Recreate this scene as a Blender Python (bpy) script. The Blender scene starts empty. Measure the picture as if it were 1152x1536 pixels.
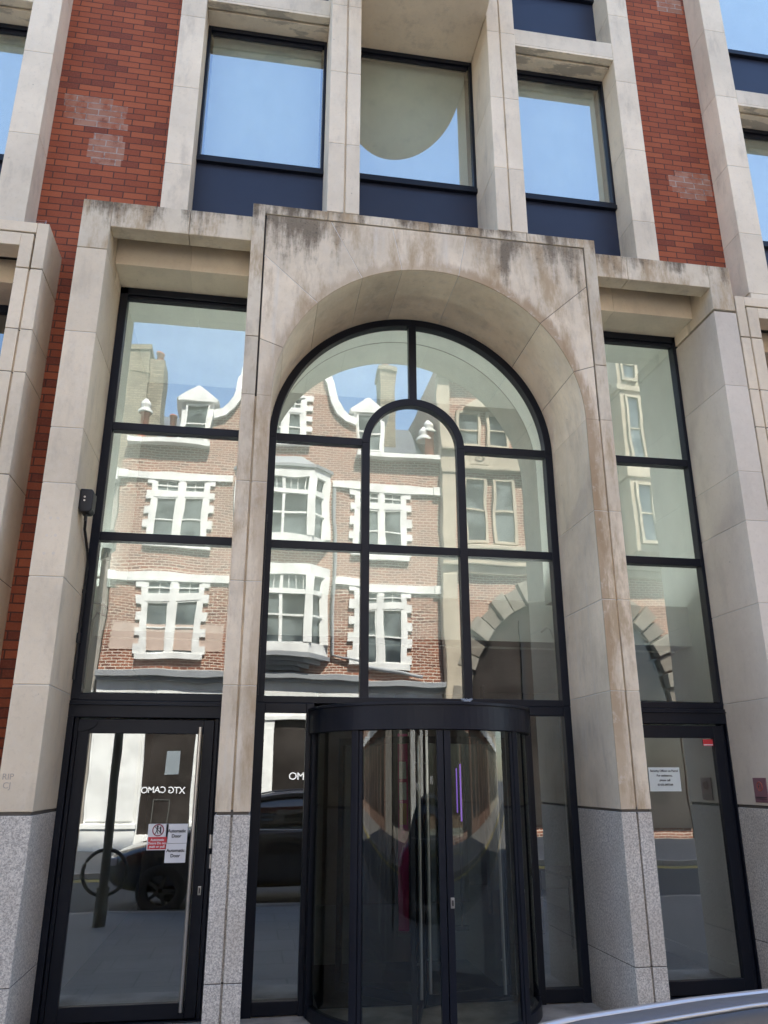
import bpy, math, random
from mathutils import Vector
random.seed(7)
R = math.radians
S = bpy.context.scene
COL = S.collection
PI = math.pi

# ------------------------------------------------------------------ nodes
class NT:
    def __init__(s, mat):
        s.t = mat.node_tree; s.n = s.t.nodes; s.l = s.t.links
    def new(s, typ, **kw):
        nd = s.n.new(typ)
        ins = kw.pop('ins', {})
        for k, v in kw.items(): setattr(nd, k, v)
        for k, v in ins.items(): s.put(nd.inputs[k], v)
        return nd
    def put(s, sock, v):
        if hasattr(v, 'is_linked') or hasattr(v, 'links'): s.l.new(v, sock)
        else:
            if sock.type == 'RGBA' and len(v) == 3: v = (*v, 1)
            sock.default_value = v
    def math(s, op, a, b=0.0, c=0.0, clamp=False):
        nd = s.n.new('ShaderNodeMath'); nd.operation = op; nd.use_clamp = clamp
        for i, v in enumerate((a, b, c)): s.put(nd.inputs[i], v)
        return nd.outputs[0]
    def mix(s, f, a, b, blend='MIX'):
        nd = s.n.new('ShaderNodeMix'); nd.data_type = 'RGBA'; nd.blend_type = blend
        s.put(nd.inputs[0], f); s.put(nd.inputs[6], a); s.put(nd.inputs[7], b)
        return nd.outputs[2]
    def pos(s):
        return s.new('ShaderNodeNewGeometry').outputs['Position']
    def mapping(s, v, scale=(1, 1, 1), loc=(0, 0, 0)):
        return s.new('ShaderNodeMapping', ins={'Vector': v, 'Scale': scale, 'Location': loc}).outputs[0]
    def noise(s, v, scale=1.0, detail=4, rough=.55):
        return s.new('ShaderNodeTexNoise', ins={'Vector': v, 'Scale': scale, 'Detail': detail, 'Roughness': rough}).outputs[0]
    def ramp(s, f, lo, hi, a=0.0, b=1.0):
        nd = s.new('ShaderNodeMapRange', interpolation_type='SMOOTHSTEP', ins={0: f, 1: lo, 2: hi, 3: a, 4: b})
        return nd.outputs[0]
    def sep(s, v):
        return s.new('ShaderNodeSeparateXYZ', ins={0: v}).outputs

def base_mat(name):
    m = bpy.data.materials.new(name); m.use_nodes = True
    t = NT(m); b = t.n['Principled BSDF']
    return m, t, b

def plain(name, col, rough=.6, metal=0.0, var=.06, nscale=3.0, bump=0.0, bscale=60, spec=.5, coat=0.0):
    m, t, b = base_mat(name)
    p = t.pos()
    n = t.noise(p, nscale, 5)
    k = t.ramp(n, .3, .7, 1 - var, 1 + var)
    c = t.new('ShaderNodeVectorMath', operation='SCALE', ins={0: (col[0], col[1], col[2])})
    t.put(c.inputs[3], k)
    t.put(b.inputs['Base Color'], c.outputs[0])
    b.inputs['Roughness'].default_value = rough
    b.inputs['Metallic'].default_value = metal
    b.inputs['Specular IOR Level'].default_value = spec
    b.inputs['Coat Weight'].default_value = coat
    if bump:
        bn = t.new('ShaderNodeBump', ins={'Strength': bump, 'Distance': .004, 'Height': t.noise(p, bscale, 4)})
        t.put(b.inputs['Normal'], bn.outputs[0])
    return m

def limestone(name, col=(.75, .625, .455), stain=0.0, ztop=6.63, zlen=1.0, dirt=.25, streak=0.0, tone=.10, th=.62, edge=0.0, soffit=0.0):
    m, t, b = base_mat(name)
    p = t.pos(); x, y, z = t.sep(p)
    big = t.noise(p, 1.1, 5, .6)
    fine = t.noise(p, 14, 6, .7)
    wisp = t.noise(t.mapping(p, (3.5, 3.5, 1.1)), 1.6, 7, .65)
    c = t.mix(t.ramp(big, .35, .68), tuple(v * (1 - tone) for v in col), tuple(v * (1 + tone * .6) for v in col))
    c = t.mix(t.math('MULTIPLY', t.ramp(wisp, .50, .72), dirt), c, (.33, .275, .215))
    c = t.mix(t.math('MULTIPLY', t.ramp(fine, .45, .75), .22), c, (.80, .73, .62))
    c = t.mix(t.math('MULTIPLY', t.ramp(t.noise(p, 31, 5, .75), .52, .72), .20), c, (.40, .33, .25))
    isl = t.new('ShaderNodeNewGeometry').outputs['Random Per Island']
    sc1 = t.new('ShaderNodeVectorMath', operation='SCALE', ins={0: c}); t.put(sc1.inputs[3], t.ramp(isl, 0, 1, .91, 1.06)); c = sc1.outputs[0]
    # faint pale rain streaks
    st = t.noise(t.mapping(p, (9, 9, .55)), 1.5, 4, .6)
    c = t.mix(t.math('MULTIPLY', t.ramp(st, .55, .75), .18 + streak * .3), c, (.68, .63, .56))
    # small pits and rust specks
    vor = t.new('ShaderNodeTexVoronoi', ins={'Vector': p, 'Scale': 5.0, 'Randomness': 1.0}).outputs['Distance']
    pit = t.ramp(vor, .022, .038, 1, 0)
    c = t.mix(t.math('MULTIPLY', pit, .5), c, (.16, .12, .09))
    if stain:
        # sooty lichen band that hangs below the coping, ragged, with drips
        drip = t.noise(t.mapping(p, (3.2, 3.2, .45)), 1.8, 6, .7)
        rag = t.noise(p, 3.4, 7, .72)
        h = t.math('DIVIDE', t.math('SUBTRACT', z, ztop - zlen), zlen, clamp=True)
        a = t.math('ADD', t.math('MULTIPLY', h, 1.0), t.math('MULTIPLY', t.math('SUBTRACT', drip, .5), 2.6))
        a = t.math('ADD', a, t.math('MULTIPLY', t.math('SUBTRACT', rag, .5), 1.3))
        face = t.ramp(t.sep(t.new('ShaderNodeNewGeometry').outputs['Normal'])[1], -.8, -.5, 1.0, .22)
        a = t.math('MULTIPLY', t.ramp(a, th, th + .62), face)
        if edge: a = t.math('MULTIPLY', a, t.ramp(t.math('ABSOLUTE', t.math('SUBTRACT', x, 1.30)), .45, .85, .10, 1.0))
        c = t.mix(t.math('MULTIPLY', a, stain), c, (.14, .105, .068))
        gap = t.ramp(t.noise(p, 2.3, 6, .7), .47, .62)
        brown = t.math('MULTIPLY', t.ramp(t.noise(t.mapping(p, (2.6, 2.6, .75), (4, 0, 2)), 1.25, 7, .72), .46, .66), t.math('MULTIPLY', face, 1.0 * stain))
        c = t.mix(brown, c, (.42, .30, .175))
        spk = t.ramp(t.noise(p, 42, 5, .8), .50, .66)
        c = t.mix(t.math('MULTIPLY', t.math('MULTIPLY', spk, a), .55), c, (.05, .045, .04))
    if edge:
        # brown run-off that follows the arris of the arch, mostly on its right-hand side
        zz = t.math('MAXIMUM', t.math('SUBTRACT', z, 4.80), 0.0); xx = t.math('SUBTRACT', x, 1.44)
        dd = t.math('SUBTRACT', t.math('SQRT', t.math('ADD', t.math('MULTIPLY', zz, zz), t.math('MULTIPLY', xx, xx))), 1.405)
        nn = t.noise(t.mapping(p, (5, 5, .9)), 1.7, 6, .7)
        wd_ = t.math('ADD', .07, t.math('MULTIPLY', t.math('SUBTRACT', nn, .5), .30))
        m1 = t.math('MULTIPLY', t.ramp(t.math('SUBTRACT', dd, wd_), -.03, .05, 1, 0), t.ramp(y, -.895, -.885, 1, 0))
        side = t.ramp(xx, -.3, .6, .5, 1.0)
        low = t.ramp(z, 1.3, 2.6, .5, 1.0)
        c = t.mix(t.math('MULTIPLY', t.math('MULTIPLY', m1, side), t.math('MULTIPLY', low, .72 * edge)), c, (.38, .26, .15))
        c = t.mix(t.math('MULTIPLY', t.math('MULTIPLY', m1, t.ramp(t.noise(p, 9, 6, .75), .52, .7)), t.math('MULTIPLY', side, .5 * edge)), c, (.70, .62, .52))
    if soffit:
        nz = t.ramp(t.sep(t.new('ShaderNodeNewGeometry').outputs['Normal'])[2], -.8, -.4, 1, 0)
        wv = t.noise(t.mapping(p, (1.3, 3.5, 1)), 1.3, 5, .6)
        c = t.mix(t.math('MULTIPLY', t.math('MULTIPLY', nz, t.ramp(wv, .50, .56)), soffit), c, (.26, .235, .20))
    t.put(b.inputs['Base Color'], c)
    b.inputs['Roughness'].default_value = .85
    b.inputs['Specular IOR Level'].default_value = .25
    hgt = t.math('ADD', t.noise(p, 90, 4, .7), t.math('MULTIPLY', t.noise(p, 9, 4), 2.0))
    t.put(b.inputs['Normal'], t.new('ShaderNodeBump', ins={'Strength': .35, 'Distance': .003, 'Height': hgt}).outputs[0])
    return m

def granite(name):
    m, t, b = base_mat(name)
    p = t.pos()
    v1 = t.noise(p, 72, 4, .85); v2 = t.noise(t.mapping(p, (1, 1, 1), (9, 3, 1)), 60, 4, .85)
    c = t.mix(t.ramp(v1, .40, .60), (.36, .325, .28), (.72, .66, .57))
    c = t.mix(t.math('MULTIPLY', t.ramp(v2, .57, .66), .8), c, (.14, .13, .125))
    c = t.mix(t.math('MULTIPLY', t.ramp(t.noise(p, 2.2, 5), .45, .75), .4), c, (.40, .33, .25))
    z_ = t.sep(p)[2]
    c = t.mix(t.math('MULTIPLY', t.ramp(t.math('ADD', z_, t.math('MULTIPLY', t.noise(p, 5, 5), .35)), .12, .50, 1, 0), .45), c, (.20, .165, .125))
    t.put(b.inputs['Base Color'], c)
    b.inputs['Roughness'].default_value = .7
    t.put(b.inputs['Normal'], t.new('ShaderNodeBump', ins={'Strength': .3, 'Distance': .002, 'Height': v1}).outputs[0])
    return m

def brick(name, c1, c2, mortar, patches=(), msize=.007, patch_col=(.46, .25, .17), patch_mortar=(.50, .42, .36), dark=.35, w=.225, h=.075, var=.3):
    m, t, b = base_mat(name)
    p = t.pos(); x, y, z = t.sep(p)
    u = t.math('ADD', x, y)
    vec = t.new('ShaderNodeCombineXYZ', ins={0: u, 1: z, 2: 0.0}).outputs[0]
    # hand-made edges: a slight wobble of the courses
    wob = t.new('ShaderNodeTexNoise', ins={'Vector': p, 'Scale': 9.0, 'Detail': 2.0}).outputs['Color']
    wob = t.new('ShaderNodeVectorMath', operation='SCALE', ins={0: t.new('ShaderNodeVectorMath', operation='SUBTRACT', ins={0: wob, 1: (.5, .5, .5)}).outputs[0], 3: .008}).outputs[0]
    vec = t.new('ShaderNodeVectorMath', operation='ADD', ins={0: vec, 1: wob}).outputs[0]
    bt = t.new('ShaderNodeTexBrick', offset=.5, ins={'Vector': vec, 'Color1': (0, 0, 0), 'Color2': (1, 1, 1), 'Mortar': (.5, .5, .5), 'Scale': 1.0,
               'Mortar Size': msize, 'Mortar Smooth': .15, 'Bias': 0.0, 'Brick Width': w, 'Row Height': h})
    per = t.sep(bt.outputs['Color'])[0]
    c = t.mix(t.ramp(per, 0, 1), c1, c2)
    c = t.mix(t.math('MULTIPLY', t.ramp(t.noise(p, 1.2, 4), .35, .7), var), c, tuple(v * .62 for v in c1))
    dk = t.ramp(per, .06, .14, 1, 0)
    c = t.mix(t.math('MULTIPLY', dk, dark), c, (.05, .03, .035))
    c = t.mix(t.math('MULTIPLY', t.ramp(t.noise(p, 60, 4, .7), .45, .75), .22), c, tuple(min(1, v * 1.5 + .03) for v in c2))
    mc = mortar
    if patches:
        ui = x
        tot = None
        for (x0, x1, z0, z1) in patches:
            a = t.math('MULTIPLY', t.ramp(ui, x0 - .005, x0 + .005), t.ramp(ui, x1 - .005, x1 + .005, 1, 0))
            d = t.math('MULTIPLY', t.ramp(z, z0 - .004, z0 + .004), t.ramp(z, z1 - .004, z1 + .004, 1, 0))
            a = t.math('MULTIPLY', a, d)
            tot = a if tot is None else t.math('MAXIMUM', tot, a)
        sm = t.ramp(t.noise(p, 8, 5, .7), .32, .60, .15, .82)
        c = t.mix(t.math('MULTIPLY', tot, sm), c, t.mix(per, patch_col, tuple(v * .72 for v in patch_col)))
        mc = t.mix(t.math('MULTIPLY', tot, sm), (*mortar, 1), (*patch_mortar, 1))
    c = t.mix(bt.outputs['Fac'], c, mc)
    t.put(b.inputs['Base Color'], c)
    b.inputs['Roughness'].default_value = .88
    b.inputs['Specular IOR Level'].default_value = .2
    hgt = t.math('SUBTRACT', t.math('MULTIPLY', t.noise(p, 70, 4), .35), bt.outputs['Fac'])
    t.put(b.inputs['Normal'], t.new('ShaderNodeBump', ins={'Strength': .7, 'Distance': .006, 'Height': hgt}).outputs[0])
    return m

def glass(name, refl=.40, tint=(.80, .88, .84), wave=.05, dirt=.0):
    m, t, b = base_mat(name)
    t.n.remove(b)
    out = t.n['Material Output']
    p = t.pos()
    nrm = t.new('ShaderNodeBump', ins={'Strength': wave, 'Distance': .02, 'Height': t.noise(p, 1.1, 2, .4)}).outputs[0]
    gl = t.new('ShaderNodeBsdfAnisotropic' if False else 'ShaderNodeBsdfGlossy', ins={'Color': (.93, .96, .945), 'Roughness': 0.0, 'Normal': nrm})
    tr = t.new('ShaderNodeBsdfTransparent', ins={'Color': tint})
    fr = t.new('ShaderNodeFresnel', ins={'IOR': 1.45})
    f = t.math('ADD', t.math('MULTIPLY', fr.outputs[0], .9), refl, clamp=True)
    mx = t.new('ShaderNodeMixShader', ins={0: f, 1: tr.outputs[0], 2: gl.outputs[0]})
    last = mx.outputs[0]
    if dirt:
        df = t.new('ShaderNodeBsdfDiffuse', ins={'Color': (.42, .46, .42)})
        k = t.math('MULTIPLY', t.ramp(t.noise(t.mapping(p, (2, 2, .6)), 2.0, 6, .7), .3, .8), dirt)
        last = t.new('ShaderNodeMixShader', ins={0: k, 1: last, 2: df.outputs[0]}).outputs[0]
    t.l.new(last, out.inputs[0])
    return m

def emis(name, col, st):
    m, t, b = base_mat(name)
    b.inputs['Base Color'].default_value = (*col, 1)
    b.inputs['Emission Color'].default_value = (*col, 1)
    b.inputs['Emission Strength'].default_value = st
    return m

M = {}
M['stone'] = limestone('limestone')
M['stone_arch'] = limestone('limestone_weathered', (.78, .65, .475), stain=.85, ztop=6.74, zlen=.95, dirt=.35, streak=.7, tone=.16, th=.40, edge=1.15)
M['stone_cap'] = limestone('limestone_coping', (.68, .58, .43), stain=.95, ztop=6.90, zlen=.62, dirt=.6, th=.34)
M['stone_jamb'] = limestone('limestone_jamb', (.71, .62, .50), dirt=.18, tone=.07)
M['stone_up'] = limestone('limestone_upper', (.79, .675, .51), dirt=.35)
M['stone_lintel'] = limestone('limestone_pale', (.80, .69, .53), dirt=.15)
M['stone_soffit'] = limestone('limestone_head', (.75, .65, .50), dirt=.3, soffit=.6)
M['mortar'] = plain('pale_mortar', (.62, .58, .52), .9, var=.08)
M['grime'] = plain('dark_joint', (.10, .088, .075), .9, var=.1)
M['granite'] = granite('grey_granite')
# brick repair patches in metres on the wall
pt = []
def rowrect(x0, x1, z0, n0, rows):
    pass
M['brick'] = None
M['navy'] = plain('navy_powder_coat', (.007, .009, .016), .42, var=.12, spec=.28)
M['navy_panel'] = plain('navy_spandrel', (.021, .027, .050), .42, var=.12, nscale=1.2, spec=.35)
M['black'] = plain('black_plastic', (.012, .012, .014), .5)
M['steel'] = plain('brushed_steel', (.62, .60, .57), .28, 1.0, var=.05)
M['pane_side'] = plain('glass_edge', (.03, .06, .05), .3)
M['glass'] = glass('reflective_glass', .25, (.87, .91, .88), .12, .05)
M['glass_up'] = glass('reflective_upper_glass', .38, (.86, .92, .90), .03, .03)
M['glass_door'] = glass('door_glass', .29, (.72, .76, .74), .08, .0)
M['glass_curved'] = glass('curved_door_glass', .045, (.80, .84, .82), .0, .0)
M['white_int'] = plain('interior_white_paint', (.78, .80, .76), .8, var=.03)
M['floor_int'] = None
M['wood_dark'] = plain('dark_wood_panel', (.11, .085, .065), .5, var=.25, nscale=1.6)
M['grey_int'] = plain('grey_interior_panel', (.22, .23, .22), .6, var=.1)

# ------------------------------------------------------------------ mesh builder
class MB:
    def __init__(s): s.v = []; s.f = []; s.m = []; s.sm = []
    def face(s, pts, mi=0, smooth=False):
        i = len(s.v); s.v += [tuple(q) for q in pts]; s.f.append(tuple(range(i, i + len(pts)))); s.m.append(mi); s.sm.append(smooth)
    def idx(s, verts, faces, mi=0, smooth=False):
        i = len(s.v); s.v += [tuple(q) for q in verts]
        for f in faces: s.f.append(tuple(i + k for k in f)); s.m.append(mi); s.sm.append(smooth)
    def box(s, x0, x1, y0, y1, z0, z1, mi=0):
        if x0 > x1: x0, x1 = x1, x0
        if y0 > y1: y0, y1 = y1, y0
        if z0 > z1: z0, z1 = z1, z0
        v = [(x0, y0, z0), (x1, y0, z0), (x1, y1, z0), (x0, y1, z0), (x0, y0, z1), (x1, y0, z1), (x1, y1, z1), (x0, y1, z1)]
        s.idx(v, [(0, 3, 2, 1), (4, 5, 6, 7), (0, 1, 5, 4), (1, 2, 6, 5), (2, 3, 7, 6), (3, 0, 4, 7)], mi)
    def prism(s, pts, axis, a, b, mi=0, smooth=False):
        # pts: 2D polygon; axis 'z' -> (x,y), 'y' -> (x,z), 'x' -> (y,z)
        def P(q, h):
            return {'z': (q[0], q[1], h), 'y': (q[0], h, q[1]), 'x': (h, q[0], q[1])}[axis]
        n = len(pts)
        ar = sum(pts[i][0] * pts[(i + 1) % n][1] - pts[(i + 1) % n][0] * pts[i][1] for i in range(n))
        if ar < 0: pts = pts[::-1]
        if a > b: a, b = b, a
        flip = axis == 'y'
        v = [P(q, a) for q in pts] + [P(q, b) for q in pts]
        lo = tuple(range(n)); hi = tuple(range(n, 2 * n))
        fs = [lo[::-1], hi]; side = [(i, (i + 1) % n, n + (i + 1) % n, n + i) for i in range(n)]
        if flip: fs = [f[::-1] for f in fs]; side = [f[::-1] for f in side]
        i0 = len(s.v); s.v += v
        for f in fs: s.f.append(tuple(i0 + k for k in f)); s.m.append(mi); s.sm.append(False)
        for f in side: s.f.append(tuple(i0 + k for k in f)); s.m.append(mi); s.sm.append(smooth)
    def tube(s, pts, r, n=10, mi=0, closed=False):
        pts = [Vector(p) for p in pts]; rings = []
        N = len(pts)
        for i, p in enumerate(pts):
            a = pts[(i - 1) % N] if (i > 0 or closed) else p
            b = pts[(i + 1) % N] if (i < N - 1 or closed) else p
            d = (b - a).normalized()
            up = Vector((0, 0, 1)) if abs(d.z) < .9 else Vector((1, 0, 0))
            u = d.cross(up).normalized(); w = u.cross(d)
            rr = r[i] if isinstance(r, (list, tuple)) else r
            rings.append([p + (u * math.cos(2 * PI * k / n) + w * math.sin(2 * PI * k / n)) * rr for k in range(n)])
        vs = [q for g in rings for q in g]; fs = []
        for i in range(N if closed else N - 1):
            j = (i + 1) % N
            for k in range(n): fs.append((i * n + k, i * n + (k + 1) % n, j * n + (k + 1) % n, j * n + k))
        s.idx(vs, fs, mi, True)
        if not closed:
            s.face(rings[0], mi); s.face(rings[-1][::-1], mi)
    def lathe(s, prof, cx, cy, n=24, mi=0, a0=0, a1=2 * PI):
        vs = []; fs = []; full = abs(a1 - a0 - 2 * PI) < 1e-6
        m = n if full else n + 1
        for r, z in prof:
            for k in range(m):
                a = a0 + (a1 - a0) * k / n
                vs.append((cx + r * math.cos(a), cy + r * math.sin(a), z))
        for i in range(len(prof) - 1):
            for k in range(n):
                k2 = (k + 1) % m
                fs.append((i * m + k, i * m + k2, (i + 1) * m + k2, (i + 1) * m + k))
        s.idx(vs, fs, mi, True)
    def sweep(s, path, w, d0, d1, y0, y1, mi=0, closed=False):
        # strip following path (x,z) between offsets d0,d1 along the normal, from y0 to y1
        n = len(path); L = []
        for i in range(n):
            a = path[i - 1] if (i > 0 or closed) else path[i]
            b = path[(i + 1) % n] if (i < n - 1 or closed) else path[i]
            tx, tz = b[0] - a[0], b[1] - a[1]; q = math.hypot(tx, tz); nx, nz = -tz / q, tx / q
            L.append(((path[i][0] + nx * d0, path[i][1] + nz * d0), (path[i][0] + nx * d1, path[i][1] + nz * d1)))
        vs = []
        for (a, b) in L: vs += [(a[0], y0, a[1]), (b[0], y0, b[1]), (b[0], y1, b[1]), (a[0], y1, a[1])]
        fs = []
        for i in range(n if closed else n - 1):
            j = (i + 1) % n
            for k in range(4): fs.append((i * 4 + k, j * 4 + k, j * 4 + (k + 1) % 4, i * 4 + (k + 1) % 4))
        if not closed: fs += [(0, 1, 2, 3), (n * 4 - 1, n * 4 - 2, n * 4 - 3, n * 4 - 4)]
        s.idx(vs, fs, mi)
    def clusters(s, tol=.03):
        # groups of faces whose boxes touch: separate pieces become objects of their own
        par = list(range(len(s.v)))
        def find(a):
            while par[a] != a: par[a] = par[par[a]]; a = par[a]
            return a
        for f in s.f:
            r = find(f[0])
            for k in f[1:]: par[find(k)] = r
        isl = {}
        for i, f in enumerate(s.f): isl.setdefault(find(f[0]), []).append(i)
        L = []
        for k, fl in isl.items():
            vs = [s.v[j] for i in fl for j in s.f[i]]
            L.append([fl, [min(v[c] for v in vs) for c in range(3)], [max(v[c] for v in vs) for c in range(3)]])
        n = len(L); p2 = list(range(n))
        def fd(a):
            while p2[a] != a: p2[a] = p2[p2[a]]; a = p2[a]
            return a
        for i in range(n):
            for j in range(i):
                if all(L[i][1][c] - tol <= L[j][2][c] and L[j][1][c] - tol <= L[i][2][c] for c in range(3)): p2[fd(i)] = fd(j)
        out = {}
        for i in range(n): out.setdefault(fd(i), []).extend(L[i][0])
        return [sorted(v) for v in out.values()]
    def build(s, name, mats, parent=None, bevel=0.0, fix=False, seg=2, split=False, tol=.03):
        if split:
            cl = s.clusters(tol)
            if len(cl) > 1:
                for fl in cl:
                    q = MB(); mp = {}
                    for i in fl:
                        f = []
                        for k in s.f[i]:
                            if k not in mp: mp[k] = len(q.v); q.v.append(s.v[k])
                            f.append(mp[k])
                        q.f.append(tuple(f)); q.m.append(s.m[i]); q.sm.append(s.sm[i])
                    o = q.build(name, mats, parent, bevel, fix, seg)
                return o
        me = bpy.data.meshes.new(name)
        me.from_pydata(s.v, [], s.f)
        if not isinstance(mats, (list, tuple)): mats = [mats]
        for m in mats: me.materials.append(m)
        me.polygons.foreach_set('material_index', s.m)
        me.polygons.foreach_set('use_smooth', s.sm)
        me.validate(); me.update()
        o = bpy.data.objects.new(name, me); COL.objects.link(o)
        if parent is not None: o.parent = parent; o.matrix_parent_inverse = Matrix_T(parent)
        if bevel:
            b = o.modifiers.new('Bevel', 'BEVEL'); b.width = bevel; b.segments = seg; b.limit_method = 'ANGLE'; b.angle_limit = R(40)
            b.harden_normals = False
        return o

from mathutils import Matrix
def Matrix_T(parent):
    # parents are only translated here (a chain of translations)
    v = Vector((0, 0, 0)); q = parent
    while q is not None:
        v = v + q.location; q = q.parent
    off = Vector((0, 0, 0)); q = parent
    return WORLD_INV(parent)
def WORLD_INV(o):
    m = Matrix.Identity(4); chain = []
    q = o
    while q is not None: chain.append(q); q = q.parent
    for q in reversed(chain): m = m @ q.matrix_parent_inverse @ Matrix.Translation(q.location) @ q.rotation_euler.to_matrix().to_4x4()
    return m.inverted()

def tag(o, label=None, cat=None, group=None, kind=None):
    if label: o['label'] = label
    if cat: o['category'] = cat
    if group: o['group'] = group
    if kind: o['kind'] = kind
    return o
def empty(name, loc, parent=None):
    o = bpy.data.objects.new(name, None); COL.objects.link(o); o.empty_display_size = .2
    if parent is not None: o.parent = parent; o.matrix_parent_inverse = WORLD_INV(parent)
    o.location = loc
    return o
def text_mesh(body, size, mat, loc, rot, name, parent=None, align='CENTER', extrude=.0008, spacing=1.0, bold=0.0, lines=1.0):
    cu = bpy.data.curves.new(name, 'FONT'); cu.body = body; cu.size = size; cu.align_x = align; cu.align_y = 'CENTER'
    cu.extrude = extrude; cu.space_character = spacing; cu.offset = bold; cu.space_line = lines
    to = bpy.data.objects.new('tmp', cu); COL.objects.link(to)
    bpy.context.view_layer.update()
    me = bpy.data.meshes.new_from_object(to)
    bpy.data.objects.remove(to)
    me.name = name; me.materials.clear(); me.materials.append(mat)
    o = bpy.data.objects.new(name, me); COL.objects.link(o)
    mw = Matrix.Translation(loc) @ Matrix.Rotation(rot[2], 4, 'Z') @ Matrix.Rotation(rot[0], 4, 'X')
    me.transform(mw)
    if parent is not None: o.parent = parent; o.matrix_parent_inverse = WORLD_INV(parent)
    return o

# projection helpers (the camera's own numbers): picture point -> place on a plane y = const
CAM = Vector((0, -7, 1.74)); PITCH = R(18.55); YAW = R(9.314); FPX = 1185.3
def at(u, v, y):
    a = (u - 576) / FPX; b = -(v - 768) / FPX
    fy = math.cos(PITCH) - b * math.sin(PITCH); fz = math.sin(PITCH) + b * math.cos(PITCH)
    X = a * math.cos(YAW) + fy * math.sin(YAW); Y = -a * math.sin(YAW) + fy * math.cos(YAW)
    k = (y - CAM.y) / Y
    return X * k, CAM.z + fz * k

# brick repairs, read off the wall
def patch(u0, u1, v0, v1):
    um = (u0 + u1) / 2; sl = .12
    x0 = at(u0, (v0 + v1) / 2 - sl * (um - u0), -.3)[0]; x1 = at(u1, (v0 + v1) / 2 + sl * (u1 - um), -.3)[0]
    za, zb = at(um, v1, -.3)[1], at(um, v0, -.3)[1]
    z0 = round(za / .075) * .075; z1 = max(z0 + .075, round(zb / .075) * .075)
    return (x0, x1, z0, z1)
PAT = [patch(97, 170, 143, 152), patch(97, 192, 151, 162), patch(99, 190, 161, 172), patch(96, 186, 171, 182), patch(112, 192, 181, 190), patch(140, 184, 204, 213), patch(133, 187, 212, 224), patch(131, 186, 223, 234), patch(136, 182, 233, 243),
       patch(1012, 1062, 258, 268), patch(1003, 1066, 267, 279), patch(1008, 1068, 278, 290), patch(1020, 1060, 289, 300), patch(40, 56, 462, 476), patch(36, 52, 492, 508), patch(985, 1022, 2, 16)]
M['brick'] = brick('orange_red_brick', (.27, .074, .040), (.385, .112, .054), (.115, .052, .040), PAT, msize=.006, dark=.28, var=.14)
M['brick_opp'] = brick('old_red_brick', (.19, .068, .042), (.32, .125, .075), (.56, .48, .39), msize=.014, dark=.35, h=.082)
M['brick_yellow'] = brick('yellow_stock_brick', (.22, .185, .13), (.40, .34, .24), (.13, .11, .085), msize=.016, dark=.3, h=.085)
M['white_paint'] = plain('white_masonry_paint', (.74, .735, .70), .6, var=.12, nscale=2.2)
M['cream_stone'] = plain('cream_stone', (.42, .36, .27), .8, var=.15, nscale=1.5, bump=.3)
M['slate'] = plain('roof_slate', (.10, .105, .12), .6, var=.2)
M['dark_win'] = glass('old_window_glass', .30, (.35, .38, .40), .10)
M['win_back'] = plain('dim_room', (.10, .11, .11), .9, var=.2, nscale=.8)
M['terracotta'] = plain('terracotta', (.42, .13, .07), .8)
M['lead'] = plain('grey_lead', (.28, .29, .30), .6)

# ------------------------------------------------------------------ setting: ground
def tiles_mat(name, col, tw, th, gap, dark, rough=.75, var=.12):
    m, t, b = base_mat(name)
    p = t.pos(); x, y, z = t.sep(p)
    bt = t.new('ShaderNodeTexBrick', offset=.5, ins={'Vector': p, 'Color1': (0, 0, 0), 'Color2': (1, 1, 1), 'Mortar': (.5, .5, .5), 'Scale': 1.0,
               'Mortar Size': gap, 'Mortar Smooth': .1, 'Brick Width': tw, 'Row Height': th})
    per = t.sep(bt.outputs['Color'])[0]
    c = t.mix(per, tuple(v * (1 - var) for v in col), tuple(v * (1 + var) for v in col))
    c = t.mix(t.math('MULTIPLY', t.ramp(t.noise(p, 1.7, 6, .7), .4, .7), .3), c, tuple(v * .6 for v in col))
    c = t.mix(t.math('MULTIPLY', t.ramp(t.noise(p, 45, 4, .7), .4, .7), .25), c, tuple(v * 1.4 for v in col))
    c = t.mix(bt.outputs['Fac'], c, dark)
    t.put(b.inputs['Base Color'], c); b.inputs['Roughness'].default_value = rough
    t.put(b.inputs['Normal'], t.new('ShaderNodeBump', ins={'Strength': .4, 'Distance': .004, 'Height': t.math('SUBTRACT', t.noise(p, 60, 3), bt.outputs['Fac'])}).outputs[0])
    return m
M['paving'] = tiles_mat('york_paving', (.21, .195, .175), .9, .6, .008, (.10, .09, .08))
M['floor_int'] = tiles_mat('lobby_floor_tile', (.23, .235, .235), 1.2, .6, .004, (.10, .10, .10), .35, .06)
M['apron'] = plain('cement_apron', (.36, .32, .27), .85, var=.28, nscale=3.5, bump=.5)
m, t, b = base_mat('asphalt'); p = t.pos()
c = t.mix(t.ramp(t.noise(p, 120, 3, .8), .35, .65), (.035, .036, .038), (.09, .09, .09))
c = t.mix(t.math('MULTIPLY', t.ramp(t.noise(p, .7, 5), .4, .7), .5), c, (.085, .083, .08))
t.put(b.inputs['Base Color'], c); b.inputs['Roughness'].default_value = .85
t.put(b.inputs['Normal'], t.new('ShaderNodeBump', ins={'Strength': .6, 'Distance': .005, 'Height': t.noise(p, 150, 3)}).outputs[0])
M['asphalt'] = m
M['kerb'] = granite('kerb_granite')
M['yellow'] = plain('yellow_line_paint', (.72, .55, .10), .7, var=.2, nscale=8)
M['far_ground'] = plain('city_ground', (.16, .155, .15), .9, var=.2, nscale=.1)

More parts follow.
